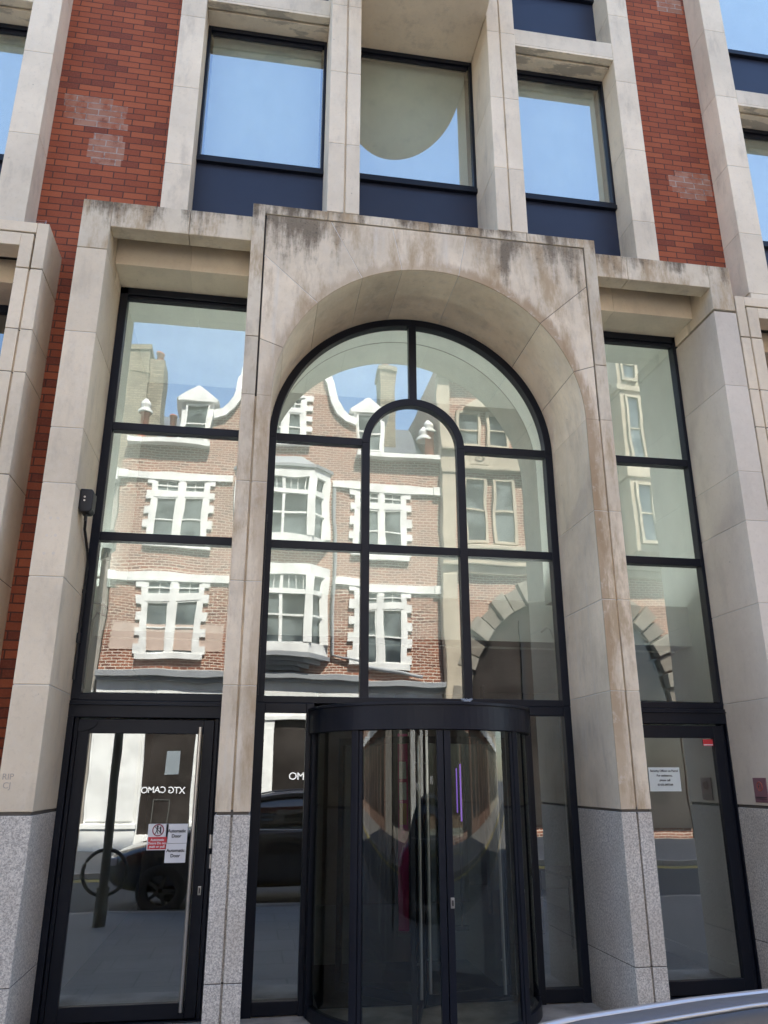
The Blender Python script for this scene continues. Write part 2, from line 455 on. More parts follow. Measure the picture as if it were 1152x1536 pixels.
g = MB(); g.box(-400, 400, -400, 400, -.6, -.125); tag(g.build('ground', M['far_ground']), kind='structure')
g = MB(); g.box(-60, 60, -10.65, -5.62, -.12, -.10); tag(g.build('road', M['asphalt']), kind='structure')
g = MB(); g.box(-60, 60, -5.50, -.95, -.1, 0); tag(g.build('pavement', M['paving']), kind='structure')
g = MB(); g.box(-60, 60, -17.2, -10.82, -.1, .0); tag(g.build('far_pavement', M['paving']), kind='structure')
g = MB()
for k in range(-24, 24):
    g.box(k + .003, k + .997, -5.62, -5.504, -.11, .004); g.box(k + .003, k + .997, -10.816, -10.65, -.11, .004)
tag(g.build('kerb', M['kerb'], bevel=.008), kind='structure')
g = MB()
for yy in (-5.85, -6.05, -10.42, -10.22): g.box(-40, 40, yy - .04, yy + .04, -.1, -.096)
tag(g.build('road_markings', M['yellow']), kind='structure')
g = MB(); g.box(-8, 12, -.949, .1, -.1, .012); tag(g.build('entrance_apron', M['apron']), kind='structure')

# ------------------------------------------------------------------ main building
B = empty('office_building', (1.44, 3, 0))
tag(B, 'red brick and pale limestone office building with arched glazed entrance, upper windows and revolving door', 'building')
CX = 1.44; YF = -.90; YS = -.80; YU = -.60; YG = -.27; YB = -.30
ZS = 4.80; RA = 1.405

def notch(x0, x1, y0, y1, grooves, gw=.016, gd=.028):
    # plan outline of a pier with vertical grooves in its front (y0) face, going x0 -> x1
    pts = [(x0, y0)]
    for gx in grooves: pts += [(gx - gw / 2, y0), (gx - gw / 2, y0 + gd), (gx + gw / 2, y0 + gd), (gx + gw / 2, y0)]
    pts += [(x1, y0), (x1, y1), (x0, y1)]
    return pts
def pier(mb, x0, x1, y0, y1, z0, z1, joints, grooves=(), gap=.006, mi=0, core=1):
    zs = [z0] + [j for j in joints if z0 < j < z1] + [z1]
    for a, b in zip(zs[:-1], zs[1:]):
        mb.prism(notch(x0, x1, y0, y1, grooves), 'z', a + (gap / 2 if a > z0 else 0), b - (gap / 2 if b < z1 else 0), mi)
    q = .0045
    for j in zs[1:-1]:
        mb.box(x0 + q, x1 - q, y0 + q + (.024 if grooves else 0), y1 - q, j - .012, j + .012, core)
        if grooves:
            gs = [x0 - .1] + list(grooves) + [x1 + .1]
            for a, b in zip(gs[:-1], gs[1:]):
                mb.box(max(a + .012, x0 + q), min(b - .012, x1 - q), y0 + q, y0 + .03, j - .0119, j + .0119, core)

JL = [2.39, 3.19, 3.97, 4.86]
# --- brick wall (a backing for everything, with the openings left free)
w = MB()
w.box(-14, -4.6, YB, .3, 0, 25); w.box(-2.35, -1.60, YB, .3, 0, 6.5); w.box(-2.35, -1.02, YB, .3, 6.5, 25); w.box(4.47, 5.02, YB, .3, 0, 6.5); w.box(3.85, 5.02, YB, .3, 6.5, 25); w.box(7.4, 18, YB, .3, 0, 25)
w.box(-4.6, -2.35, YB + .02, .3, 12.9, 25); w.box(-1.02, 3.85, YB + .02, .3, 12.9, 25); w.box(5.02, 7.4, YB + .02, .3, 12.9, 25)
w.build('brick_wall', M['brick'], B, split=True)
w = MB(); w.box(-14, 18, .31, 10, 12.6, 26.6); w.box(-14, -2.4, 7.2, 10, 0, 12.6); w.box(-2.4, 5.2, 7.2, 10, 0, 12.6); w.box(5.2, 18, 7.2, 10, 0, 12.6)
w.box(-14, -13.7, .31, 7.2, 0, 12.6); w.box(17.7, 18, .31, 7.2, 0, 12.6)
w.build('rear_block', M['grey_int'], B)

# --- arched surround: jamb piers
a = MB()
pier(a, CX - 1.655, CX - RA, YF, .02, 1.505, ZS, [2.39, 3.19, 4.02], [CX - 1.535], core=1)
pier(a, CX + RA, CX + 1.655, YF, .02, 1.505, ZS, [2.40, 3.15, 3.93], [CX + 1.535], core=1)
a.build('arch_jamb', [M['stone_arch'], M['mortar']], B, bevel=.004, split=True)
# voussoirs
a = MB()
angs = [0, 19.5, 42.5, 79, 101, 117, 137.5, 160.5, 180]
XO = 1.535 - .008; ZT = 6.64 - .008
def outer(an):
    c, s_ = math.cos(an), math.sin(an)
    k = min(XO / abs(c) if abs(c) > 1e-6 else 1e9, (ZT - ZS) / s_ if s_ > 1e-6 else 1e9)
    return (CX + c * k, ZS + s_ * k)
corner = math.atan2(ZT - ZS, XO)
for i in range(len(angs) - 1):
    g0 = R(angs[i]); g1 = R(angs[i + 1])
    e0 = .0022 / RA if i > 0 else 0; e1 = .0022 / RA if i < len(angs) - 2 else 0
    n = 12
    inner = [(CX + RA * math.cos(g0 + e0 + (g1 - g0 - e0 - e1) * k / n), ZS + RA * math.sin(g0 + e0 + (g1 - g0 - e0 - e1) * k / n)) for k in range(n + 1)]
    out = [outer(g1 - e1 * .85)]
    for cr in (PI - corner, corner):
        if g0 < cr < g1: out.append((CX + (XO if cr < PI / 2 else -XO), ZT))
    out.append(outer(g0 + e0 * .85))
    a.prism(inner + out, 'y', YF, .02, 0, smooth=False)
    # mortar heart
    if i > 0:
        th = g0; d = .006
        p0 = (CX + (RA + .005) * math.cos(th), ZS + (RA + .005) * math.sin(th)); p1 = outer(th)
        nx, nz = -math.sin(th) * d, math.cos(th) * d
        a.prism([(p0[0] - nx, p0[1] - nz), (p1[0] - nx, p1[1] - nz), (p1[0] + nx, p1[1] + nz), (p0[0] + nx, p0[1] + nz)], 'y', YF + .003, .015, 1 if angs[i] in (19.5, 42.5, 160.5) else 2)
a.build('arch_voussoirs', [M['stone_arch'], M['grime'], M['mortar']], B, bevel=.003, seg=1)
# border strip outside the groove, with the backing seen in the groove
a = MB()
for sx in (-1, 1):
    xo = CX + sx * 1.655; xi = CX + sx * (1.535 + .008)
    a.box(xo, xi, YF, .02, ZS + .002, 5.357, 0); a.box(xo, xi, YF, .02, 5.363, 6.745, 0)
    a.box(min(xo, xi) + .01, max(xo, xi) + .01 if sx < 0 else max(xo, xi) - .01, YF + .028, .018, ZS + .003, 6.70, 1)
    a.box(CX + sx * 1.50, CX + sx * 1.56, YF + .028, -.05, ZS + .003, 6.69, 1)
for x0, x1 in ((CX - 1.543, .47), (.476, 1.44), (1.446, 2.40), (2.406, CX + 1.543)):
    a.box(x0, x1, YF + .001, .02, 6.648, 6.744, 0)
a.box(CX - 1.55, CX + 1.55, YF + .028, -.05, 6.61, 6.70, 1)
a.build('arch_border', [M['stone_cap'], M['grime']], B, bevel=.004)

# --- side door surrounds (piers, coping with lip, inner lintel, soffit)
def side_bay(sx):
    s = MB()
    if sx < 0: xo, xa, xn = -1.717, -1.463, CX - 1.655 - .002
    else: xo, xa, xn = 4.585, 4.345, CX + 1.655 + .002
    pier(s, min(xo, xa), max(xo, xa), YS, .02, 1.51, 6.14 if sx > 0 else 6.16, [2.38, 3.19, 3.95, 4.43, 5.32], core=1)
    s.build('pier', [M['stone'] if sx < 0 else M['stone_jamb'], M['mortar']], B, bevel=.005)
    s = MB()
    z0, z1 = 6.41, 6.675
    zb = 6.166
    # coping lip: an L that turns down over the pier
    s.box(xo, xa, YS, -.31, zb, z1, 0)
    mid = (xa + xn) / 2 + (.06 if sx < 0 else -.25)
    s.box(xa + .001 * (-sx), mid, YS, YS + .17, z0, z1, 0); s.box(mid - .005 * sx * -1 * -1, xn, YS, YS + .17, z0, z1, 0)
    s.box(xa, xn, YS + .17, -.31, 6.56, z1 - .004, 0)
    s.build('coping', [M['stone_cap']], B, bevel=.007, split=True)
    s = MB()
    s.box(xa + .001, mid, -.43, .02, 6.28, 6.56, 0); s.box(mid, xn, -.43, .02, 6.28, 6.56, 0)
    s.box(min(xo, xa) , max(xo, xa), -.31, .02, 6.166, 6.5, 0)
    s.build('lintel', [M['stone_lintel']], B, bevel=.004, split=True)
side_bay(-1); side_bay(1)

# --- granite plinths under the four piers
g = MB()
def gran(x0, x1, y0, grooves=()):
    pier(g, x0, x1, y0, .02, -.02, 1.485, [.43], grooves, core=1)
    g.box(x0 + .012, x1 - .012, y0 + .012, .01, 1.47, 1.52, 1)
gran(CX - 1.655, CX - RA, YF, [CX - 1.535]); gran(CX + RA, CX + 1.655, YF, [CX + 1.535])
gran(-1.717, -1.463, YS); gran(4.345, 4.585, YS)
g.build('granite_plinth', [M['granite'], M['grime']], B, bevel=.004, split=True)

# --- neighbouring surrounds left and right
s = MB()
def L_frame(x_out, x_in, dirn, ztop, zin, joint):
    xs = sorted((x_out, x_in))
    gx = x_out + dirn * .105
    pier(s, xs[0], xs[1], YS, YB + .0, 1.51, joint, [2.39, 3.2, 4.0, 4.9, 5.3], [gx], core=1)
    # knee block and head
    s.box(x_out, gx - dirn * .008, YS, YB, joint + .012, ztop, 0)
    s.box(gx + dirn * .008, x_in, YS, YB, joint + .012, ztop - .118, 0)
    s.box(min(x_out, gx) + .02, max(x_out, x_in) - .02 if dirn > 0 else max(x_out, x_in) - .02, YS + .03, YB, joint - .01, ztop - .03, 1)
    far = x_in + dirn * 2.6
    s.box(gx - dirn * .006, far, YS, YB, ztop - .102, ztop, 0)
    s.box(x_in, far, YS, YS + .2, zin, ztop - .118, 0)
    s.box(gx, far, YS + .03, YB, ztop - .13, ztop - .09, 1)
    s.box(x_in, far, -.43, .05, zin - .15, ztop - .15, 0)
    s.box(x_in - dirn * .15, x_in, YB, .05, 1.51, zin + .1, 0)
L_frame(-1.972, -2.19, -1, 6.365, 6.12, 5.89)
L_frame(4.60, 4.83, 1, 6.345, 6.11, 5.87)
s.build('neighbour_surround', [M['stone'], M['grime']], B, bevel=.005, split=True)
g = MB()
for x0, x1 in ((-2.19, -1.972), (4.60, 4.83)):
    g.box(x0, x1, YS, .05, -.02, 1.485)
g.box(-4.79, -2.2, -.2, .05, -.02, .5); g.box(4.84, 7.43, -.2, .05, -.02, .5)
g.build('neighbour_plinth', [M['granite']], B, bevel=.004, split=True)

# --- upper storey stone piers
u = MB()
JU = [7.2, 8.0, 8.85, 9.7, 10.5, 11.4]
pier(u, -1.088, -.836, YU, .1, 6.68, 16, [7.35, 8.3, 9.25, 10.2, 11.1])
pier(u, 3.705, 3.955, YU, .1, 6.68, 16, [7.3, 8.25, 9.2, 10.2, 11.1])
pier(u, -2.53, -2.255, YU, .1, 6.37, 16, [7.5, 8.5, 9.4, 10.3])
pier(u, 4.925, 5.195, YU, .1, 6.55, 16, [7.3, 8.2, 9.2, 10.2])
u.box(4.93, 5.3, YU - .01, .1, 6.35, 6.54, 0)
u.build('upper_pier', [M['stone_up'], M['mortar']], B, bevel=.006, split=True)
u = MB()
pier(u, CX - .98, CX - .675, YF + .002, -.2, 6.75, 16, [7.55, 8.45, 9.35, 10.2], [CX - .98 + .165])
pier(u, CX + .675, CX + .98, YF + .002, -.2, 6.75, 16, [7.5, 8.4, 9.3, 10.2], [CX + .98 - .165])
u.build('central_pier', [M['stone_up'], M['mortar']], B, bevel=.006, split=True)
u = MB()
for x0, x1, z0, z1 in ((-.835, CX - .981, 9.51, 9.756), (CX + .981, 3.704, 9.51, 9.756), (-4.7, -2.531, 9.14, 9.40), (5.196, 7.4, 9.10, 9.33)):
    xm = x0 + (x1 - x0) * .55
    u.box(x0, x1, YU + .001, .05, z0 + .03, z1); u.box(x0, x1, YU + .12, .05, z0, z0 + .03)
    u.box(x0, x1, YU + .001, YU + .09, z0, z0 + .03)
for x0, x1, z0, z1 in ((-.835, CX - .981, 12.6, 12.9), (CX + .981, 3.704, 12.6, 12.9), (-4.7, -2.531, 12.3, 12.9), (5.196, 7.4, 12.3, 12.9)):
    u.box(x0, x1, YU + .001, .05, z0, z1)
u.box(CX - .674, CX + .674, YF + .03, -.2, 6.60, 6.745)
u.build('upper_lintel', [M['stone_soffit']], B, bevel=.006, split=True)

# --- bowed stone balcony over the middle window
u = MB()
def bow(a_, b_, n=40):
    return [(CX + a_ * math.cos(PI + PI * k / n), -.9 + b_ * math.sin(PI + PI * k / n)) for k in range(n + 1)]
out = bow(.673, .98)
u.prism(out + [(CX + .673, -.21), (CX - .673, -.21)], 'z', 9.51, 9.72, 0, smooth=False)
out2 = bow(.66, .955)
u.prism(out2 + [(CX + .66, -.21), (CX - .66, -.21)], 'z', 9.72, 12.7, 0, smooth=True)
u.build('bowed_balcony', [M['stone_up']], B, bevel=.012)

# --- windows
def frame_rect(mb, x0, x1, z0, z1, y, t_=.06, d=.09, mi=0):
    mb.box(x0, x0 + t_, y - d / 2, y + d / 2, z0, z1, mi); mb.box(x1 - t_, x1, y - d / 2, y + d / 2, z0, z1, mi)
    mb.box(x0 + t_, x1 - t_, y - d / 2, y + d / 2, z0, z0 + t_, mi); mb.box(x0 + t_, x1 - t_, y - d / 2, y + d / 2, z1 - t_, z1, mi)
def tilt(q, k=.0032):
    ax, az = random.uniform(-k, k), random.uniform(-k, k)
    xc_ = sum(v[0] for v in q.v) / len(q.v); zc_ = sum(v[2] for v in q.v) / len(q.v)
    q.v = [(v[0], v[1] + ax * (v[0] - xc_) + az * (v[2] - zc_), v[2]) for v in q.v]
def pane(x0, x1, z0, z1, y, mat, parent, name='pane'):
    q = MB(); q.box(x0, x1, y, y + .012, z0, z1, 1)
    # front face carries the reflection; every pane sits a hair out of true
    tilt(q)
    q.m = [1, 1, 0, 1, 1, 1]
    o = q.build(name, [mat, M['clear']], parent)
    return o
m, t, b = base_mat('clear_glass_back'); t.n.remove(b)
tr = t.new('ShaderNodeBsdfTransparent', ins={'Color': (.97, .985, .98)}); t.l.new(tr.outputs[0], t.n['Material Output'].inputs[0]); M['clear'] = m
M['blind'] = plain('pale_roller_blind', (.80, .84, .79), .9, var=.03)
M['room'] = plain('dim_office', (.16, .17, .17), .9)

def window(x0, x1, z0, z1, panel_z, y, name='window', blind=True):
    e = empty(name, (x0, y, panel_z), B)
    f = MB(); f.box(x0, x0 + .03, y - .05, y + .05, z0, z1); f.box(x1 - .03, x1, y - .05, y + .05, z0, z1); f.box(x0 + .03, x1 - .03, y - .05, y + .05, z0, z0 + .04); f.box(x0 + .03, x1 - .03, y - .05, y + .05, z1 - .05, z1)
    f.box(x0, x1, y - .07, y + .05, z0 - .05, z0 + .002); f.box(x0, x1, y - .055, y - .03, z0 - .012, z0 + .012)
    f.box(x0 + .05, x1 - .05, y - .03, y + .02, z1 - .10, z1 - .06)
    f.build('frame', M['navy'], e, bevel=.004)
    f = MB(); f.box(x0, x1, y - .02, y + .04, panel_z, z0 - .05); f.build('spandrel_panel', M['navy_panel'], e)
    pane(x0 + .028, x1 - .028, z0 + .038, z1 - .048, y - .012, M['glass_up'], e)
    if blind:
        f = MB(); n = 1
        for k in range(n):
            a0 = x0 + .05 + (x1 - x0 - .1) * k / n; a1 = x0 + .05 + (x1 - x0 - .1) * (k + 1) / n
            f.box(a0 + .002, a1 - .002, y + .10 + (k % 2) * .006, y + .104 + (k % 2) * .006, z0, z1)
        f.build('blind', M['blind'], e)
YP = YG + .02
window(-.836, CX - .98, 7.73, 9.51, 6.50, YP)
window(CX - .675 + .0, CX + .675, 7.73, 9.51, 6.60, YP)
window(CX + .98, 3.705, 7.73, 9.51, 6.50, YP)
window(-4.65, -2.53, 7.45, 9.14, 6.2, YP)
window(5.195, 7.35, 7.45, 9.10, 6.2, YP)
window(-.836, CX - .98, 10.8, 12.6, 9.756, YP)
window(CX + .98, 3.705, 10.8, 12.6, 9.756, YP)
window(-4.65, -2.53, 10.3, 12.3, 9.40, YP)
window(5.195, 7.35, 10.3, 12.3, 9.33, YP)
# neighbours' ground-floor glazing
for x0, x1, zt in ((-4.65, -2.19, 5.97), (4.83, 7.35, 5.96)):
    e = empty('shop_window', (x0, 0, .5), B)
    f = MB(); frame_rect(f, x0, x1, .5, zt, .0, .07, .1)
    for zz in (2.4, 3.75, 4.8): f.box(x0 + .07, x1 - .07, -.05, .05, zz - .035, zz + .035)
    f.build('frame', M['navy'], e, bevel=.004)
    pane(x0 + .06, x1 - .06, .56, zt - .06, -.012, M['glass'], e)

# --- ground-floor glazing of the three bays
fw = .038
ZA, ZB, ZC = 4.806, 3.749, 2.39
XL0, XL1 = -1.463, CX - 1.655 + .06
XR0, XR1 = CX + 1.655 - .06, 4.385
e = empty('arched_window', (CX, 0, ZC), B)
f = MB()
arc = lambda r, n=64, cx=CX, zc=ZS: [(cx + r * math.cos(PI * k / n), zc + r * math.sin(PI * k / n)) for k in range(n + 1)]
f.sweep(arc(RA - .035), 0, -.037, .037, -.055, .05)
for sx in (-1, 1):
    x = CX + sx * (RA - .035); f.box(x - .037, x + .037, -.055, .05, ZC - .04, ZS)
x1_, x2_ = .966, 1.904
f.box(x1_ - fw, x1_ + fw, -.05, .045, ZC, ZS); f.box(x2_ - fw, x2_ + fw, -.05, .045, ZC, ZS)
rs = (x2_ - x1_) / 2; xc = (x1_ + x2_) / 2
f.sweep(arc(rs, 40, xc, ZS), 0, -fw, fw, -.05, .045)
f.box(xc - fw, xc + fw, -.048, .043, ZS + rs + fw - .004, ZS + RA - .04)
f.box(CX - RA, x1_ - fw, -.046, .041, ZA - fw, ZA + fw); f.box(x2_ + fw, CX + RA, -.046, .041, ZA - fw, ZA + fw)
for a0, a1 in ((CX - RA, x1_ - fw), (x1_ + fw, x2_ - fw), (x2_ + fw, CX + RA)): f.box(a0, a1, -.046, .041, ZB - fw, ZB + fw)
f.box(CX - RA, CX + RA, -.052, .047, ZC - .05, ZC + .008)
f.build('frame', M['navy'], e, bevel=.004)
# panes
def flat_pane(pts, y, mat, parent, name='pane'):
    q = MB(); q.prism(pts, 'y', y, y + .012, 1)
    q.m = [0] + [1] * (len(q.m) - 1); tilt(q)
    # first face of a 'y' prism is the front one
    return q.build(name, [mat, M['clear']], parent)
G = M['glass']
for a0, a1 in ((CX - RA + .03, x1_), (x1_, x2_), (x2_, CX + RA - .03)):
    tl = random.uniform(-.3, .3)
    flat_pane([(a0 + .01, ZC), (a1 - .01, ZC), (a1 - .01, ZB - .01), (a0 + .01, ZB - .01)], -.006, G, e)
flat_pane([(CX - RA + .04, ZB + .01), (x1_ - .01, ZB + .01), (x1_ - .01, ZS - .01), (CX - RA + .04, ZS - .01)], -.006, G, e)
flat_pane([(x2_ + .01, ZB + .01), (CX + RA - .04, ZB + .01), (CX + RA - .04, ZS - .01), (x2_ + .01, ZS - .01)], -.006, G, e)
flat_pane([(x1_ + .01, ZB + .01), (x2_ - .01, ZB + .01)] + arc(rs - .01, 24, xc), -.006, G, e)
for sg in (0, 1):
    N = 24; th0, th1 = (PI / 2, PI) if sg else (0, PI / 2)
    o_ = [(CX + (RA - .035) * math.cos(th0 + (th1 - th0) * k / N), ZS + (RA - .035) * math.sin(th0 + (th1 - th0) * k / N)) for k in range(N + 1)]
    i_ = [(xc + (rs + .01) * math.cos(th1 - (th1 - th0) * k / N), ZS + (rs + .01) * math.sin(th1 - (th1 - th0) * k / N)) for k in range(N + 1)]
    # split in quads so that the concave outline stays clean
    q = MB(); ir = i_[::-1]
    vs = []; fs = []
    for k in range(N + 1): vs += [(o_[k][0], -.006, o_[k][1]), (ir[k][0], -.006, ir[k][1])]
    for k in range(N): fs.append((2 * k, 2 * k + 1, 2 * k + 3, 2 * k + 2))
    q.idx(vs, fs, 0)
    vs2 = [(v[0], .006, v[2]) for v in vs]; q.idx(vs2, [f_[::-1] for f_ in fs], 1)
    q.build('pane', [G, M['clear']], e)
def side_glazing(x0, x1):
    e = empty('side_window', ((x0 + x1) / 2, 0, ZC), B)
    f = MB()
    f.box(x0, x0 + .075, -.055, .05, ZC - .04, 6.285); f.box(x1 - .075, x1, -.055, .05, ZC - .04, 6.285)
    f.box(x0, x1, -.055, .05, 6.21, 6.285); f.box(x0 + .07, x1 - .07, -.035, .03, 6.17, 6.205)
    f.box(x0 + .075, x1 - .075, -.05, .045, ZA - fw, ZA + fw); f.box(x0 + .075, x1 - .075, -.05, .045, ZB - fw, ZB + fw)
    f.box(x0, x1, -.052, .047, ZC - .05, ZC + .008)
    f.build('frame', M['navy'], e, bevel=.004)
    for a0, a1 in ((ZC, ZB), (ZB, ZA), (ZA, 6.21)): pane(x0 + .06, x1 - .06, a0 + .02, a1 - .02, -.006, M['glass'], e)
side_glazing(XL0, XL1); side_glazing(XR0, XR1)

# --- doors in the side bays
def glazed_door(x0, x1, hinge_left, name='glazed_door'):
    e = empty(name, ((x0 + x1) / 2, 0, 0), B)
    f = MB()
    f.box(x0, x1, -.07, .05, 2.205, ZC - .052); f.box(x0, x1, -.085, -.071, 2.30, 2.312)
    f.box(x0, x0 + .05, -.07, .05, .0, 2.205); f.box(x0 + .055, x0 + .085, -.04, .05, 0, 2.205)
    f.box(x1 - .05, x1, -.07, .05, .0, 2.205); f.box(x1 - .085, x1 - .055, -.04, .05, 0, 2.205)
    f.box(x0, x1, -.09, .06, .0, .022)
    f.build('door_frame', M['navy'], e, bevel=.004)
    a0, a1 = x0 + .09, x1 - .09
    f = MB()
    st = .085
    f.box(a0, a0 + st, -.05, .01, .03, 2.19); f.box(a1 - st, a1, -.05, .01, .03, 2.19)
    f.box(a0 + st, a1 - st, -.049, .009, .03, .135); f.box(a0 + st, a1 - st, -.049, .009, 2.08, 2.19)
    lf = f.build('door_leaf', M['navy'], e, bevel=.004)
    pane(a0 + st - .01, a1 - st + .01, .125, 2.09, -.022, M['glass_door'], e, 'door_glass')
    return e, a0, a1
e, a0, a1 = glazed_door(XL0, CX - 1.655 + .012, True)
# lever cover at the top corner of the left leaf
f = MB(); pts = [(a0 + .0, 2.175)] + [(a0 + .0 + .15 * math.cos(-k * PI / 16), 2.175 + .085 * math.sin(-k * PI / 16)) for k in range(9)]
f.prism(pts, 'y', -.062, -.052); f.build('pivot_cover', M['navy'], e, bevel=.003)
def pull(mb, x, y, z0, z1, r=.016):
    mb.tube([(x, y, z0), (x, y, z1)], r, 14)
    for zz in (z0 + .2, z1 - .2): mb.tube([(x, y + .005, zz), (x, y + .07, zz)], .009, 8)
f = MB(); pull(f, -.40, -.12, .09, 2.13); f.build('pull_handle', M['steel'], e)
f = MB(); xx, zz = at(299, 1336, -.055); f.box(xx - .013, xx + .013, -.058, -.05, zz - .032, zz + .032); f.lathe([(.0, 0)], 0, 0) if False else None
lk = f.build('lock_plate', M['steel'], e, bevel=.003)
f = MB(); f.box(xx - .004, xx + .004, -.061, -.0582, zz - .018, zz + .018); f.build('keyhole', M['black'], lk)
f = MB()
for vv in (1262, 1292): 
    x_, z_ = at(316, vv, -.10); f.tube([(x_, -.10, z_ - .05), (x_, -.10, z_ + .05)], .015, 12); f.box(x_ - .01, x_ + .03, -.10, -.04, z_ - .035, z_ + .035)
f.build('hinge', M['steel'], e, split=True)
e2, b0, b1 = glazed_door(CX + 1.655 - .012, XR1, False)

# sidelights either side of the revolving door
for x0, x1 in ((CX - RA, .535), (2.375, CX + RA)):
    e = empty('sidelight', ((x0 + x1) / 2, 0, 0), B)
    f = MB(); x0b, x1b = x0, x1
    f.box(x0, x0 + .085, -.055, .05, 0, ZC - .05); f.box(x1 - .065, x1, -.055, .05, 0, ZC - .05)
    f.box(x0 + .085, x1 - .065, -.05, .045, .02, .115); f.box(x0 + .085, x1 - .065, -.05, .045, 2.26, ZC - .05)
    f.build('frame', M['navy'], e, bevel=.004)
    pane(x0 + .075, x1 - .055, .105, 2.27, -.012, M['glass_door'], e)

# --- revolving door
RV = empty('revolving_door', (1.45, 0, 0), B)
rx, ry, rr = 1.45, .0, .925
def arc_wall(mb, r0, r1, z0, z1, d0, d1, n, mi=0, cap=True):
    # angles in degrees measured from the street direction (-y), positive to the right
    P0 = []; 
    for k in range(n + 1):
        a = R(d0 + (d1 - d0) * k / n); P0.append((math.sin(a), -math.cos(a)))
    poly = [(rx + r1 * p[0], ry + r1 * p[1]) for p in P0] + [(rx + r0 * p[0], ry + r0 * p[1]) for p in P0[::-1]]
    for k in range(n):
        q0, q1 = P0[k], P0[k + 1]
        A = [(rx + r1 * q0[0], ry + r1 * q0[1]), (rx + r1 * q1[0], ry + r1 * q1[1]), (rx + r0 * q1[0], ry + r0 * q1[1]), (rx + r0 * q0[0], ry + r0 * q0[1])]
        v = [(x, y, z0) for x, y in A] + [(x, y, z1) for x, y in A]
        i = len(mb.v); mb.v += v
        fs = [(0, 1, 5, 4), (2, 3, 7, 6), (3, 2, 1, 0), (4, 5, 6, 7)]
        if k == 0: fs.append((3, 0, 4, 7))
        if k == n - 1: fs.append((1, 2, 6, 5))
        for j, f_ in enumerate(fs):
            mb.f.append(tuple(i + t_ for t_ in f_)); mb.m.append(mi if not isinstance(mi, (list, tuple)) else mi[min(j, 1)]); mb.sm.append(False)
def arc_pane(mb, r, z0, z1, d0, d1, n, th=.010):
    for (q, mi, fl) in ((r, 0, False), (r - th, 1, True)):
        vs = []; fs = []
        for k in range(n + 1):
            a = R(d0 + (d1 - d0) * k / n)
            for z in (z0, z1): vs.append((rx + q * math.sin(a), ry - q * math.cos(a), z))
        for k in range(n):
            f_ = (2 * k, 2 * k + 2, 2 * k + 3, 2 * k + 1); fs.append(f_[::-1] if fl else f_)
        mb.idx(vs, fs, mi, True)
f = MB(); arc_wall(f, rr - .03, rr + .035, 2.085, 2.285, -100, 100, 60)
f.prism([(rx + (rr + .03) * math.cos(2 * PI * k / 60), ry + (rr + .03) * math.sin(2 * PI * k / 60)) for k in range(60)], 'z', 2.262, 2.288, 0)
arc_wall(f, rr + .036, rr + .046, 2.268, 2.292, -92, 92, 60)
f.build('canopy', M['navy'], RV, bevel=.003, seg=1)
f = MB(); arc_wall(f, rr - .05, rr + .01, .012, .10, -100, -43, 20); arc_wall(f, rr - .05, rr + .01, .012, .10, 43, 100, 20)
arc_wall(f, rr - .06, rr + .03, .008, .03, -43, 43, 24)
f.build('base_ring', M['navy'], RV, bevel=.003, seg=1, split=True)
f = MB()
for d in (-43, 43): arc_wall(f, rr - .05, rr + .02, .02, 2.09, d - 2, d + 2, 2)
for d in (-84, 84): arc_wall(f, rr - .04, rr + .02, .02, 2.09, d - 4, d + 4, 3)
f.build('post', M['navy'], RV, bevel=.003, seg=1, split=True)
for d0, d1 in ((-80, -45), (45, 80)):
    f = MB(); arc_pane(f, rr - .008, .10, 2.09, d0, d1, 24); f.build('side_glass', [M['glass_curved'], M['clear']], RV)
# night shutters: two curved glass leaves that meet in the middle
for sg in (-1, 1):
    q0, q1 = (-40.5, -.2) if sg < 0 else (.2, 40.5)
    lf = MB(); c0 = (-3.2, -.25) if sg < 0 else (.25, 3.2); c1 = (-40.8, -39) if sg < 0 else (39, 40.8)
    arc_wall(lf, rr - .03, rr + .02, .03, 2.08, c0[0], c0[1], 3)
    arc_wall(lf, rr - .02, rr + .012, .03, 2.08, c1[0], c1[1], 2)
    arc_wall(lf, rr - .02, rr + .012, .032, .085, *sorted((c0[0 if sg < 0 else 1], c1[1 if sg < 0 else 0])), 20)
    o = lf.build('sliding_leaf', M['navy'], RV, bevel=.002, seg=1)
    gm = MB(); arc_pane(gm, rr + .003, .08, 2.08, *( (-39.5, -3) if sg < 0 else (3, 39.5)), 28)
    gm.build('leaf_glass', [M['glass_curved'], M['clear']], o)
# rotating wings
f = MB(); f.tube([(rx, ry, .02), (rx, ry, 2.2)], .035, 14); f.build('centre_shaft', M['navy'], RV)
for d in (15, 135, 255):
    a_ = R(d); dx, dy = math.cos(a_), math.sin(a_); nx, ny = -dy, dx
    def wbox(mb, r0, r1, z0, z1, t_, mi=0):
        A = [(rx + dx * r0 + nx * t_, ry + dy * r0 + ny * t_), (rx + dx * r1 + nx * t_, ry + dy * r1 + ny * t_), (rx + dx * r1 - nx * t_, ry + dy * r1 - ny * t_), (rx + dx * r0 - nx * t_, ry + dy * r0 - ny * t_)]
        mb.prism(A, 'z', z0, z1, mi)
    f = MB(); wbox(f, .04, .09, .03, 2.08, .018); wbox(f, .82, .87, .03, 2.08, .018); wbox(f, .09, .82, .03, .10, .0179); wbox(f, .09, .82, 2.02, 2.08, .0179)
    wg = f.build('wing', M['navy'], RV, bevel=.003)
    f = MB(); wbox(f, .085, .825, .09, 2.03, .005); f.build('wing_glass', M['glass_curved'], wg)
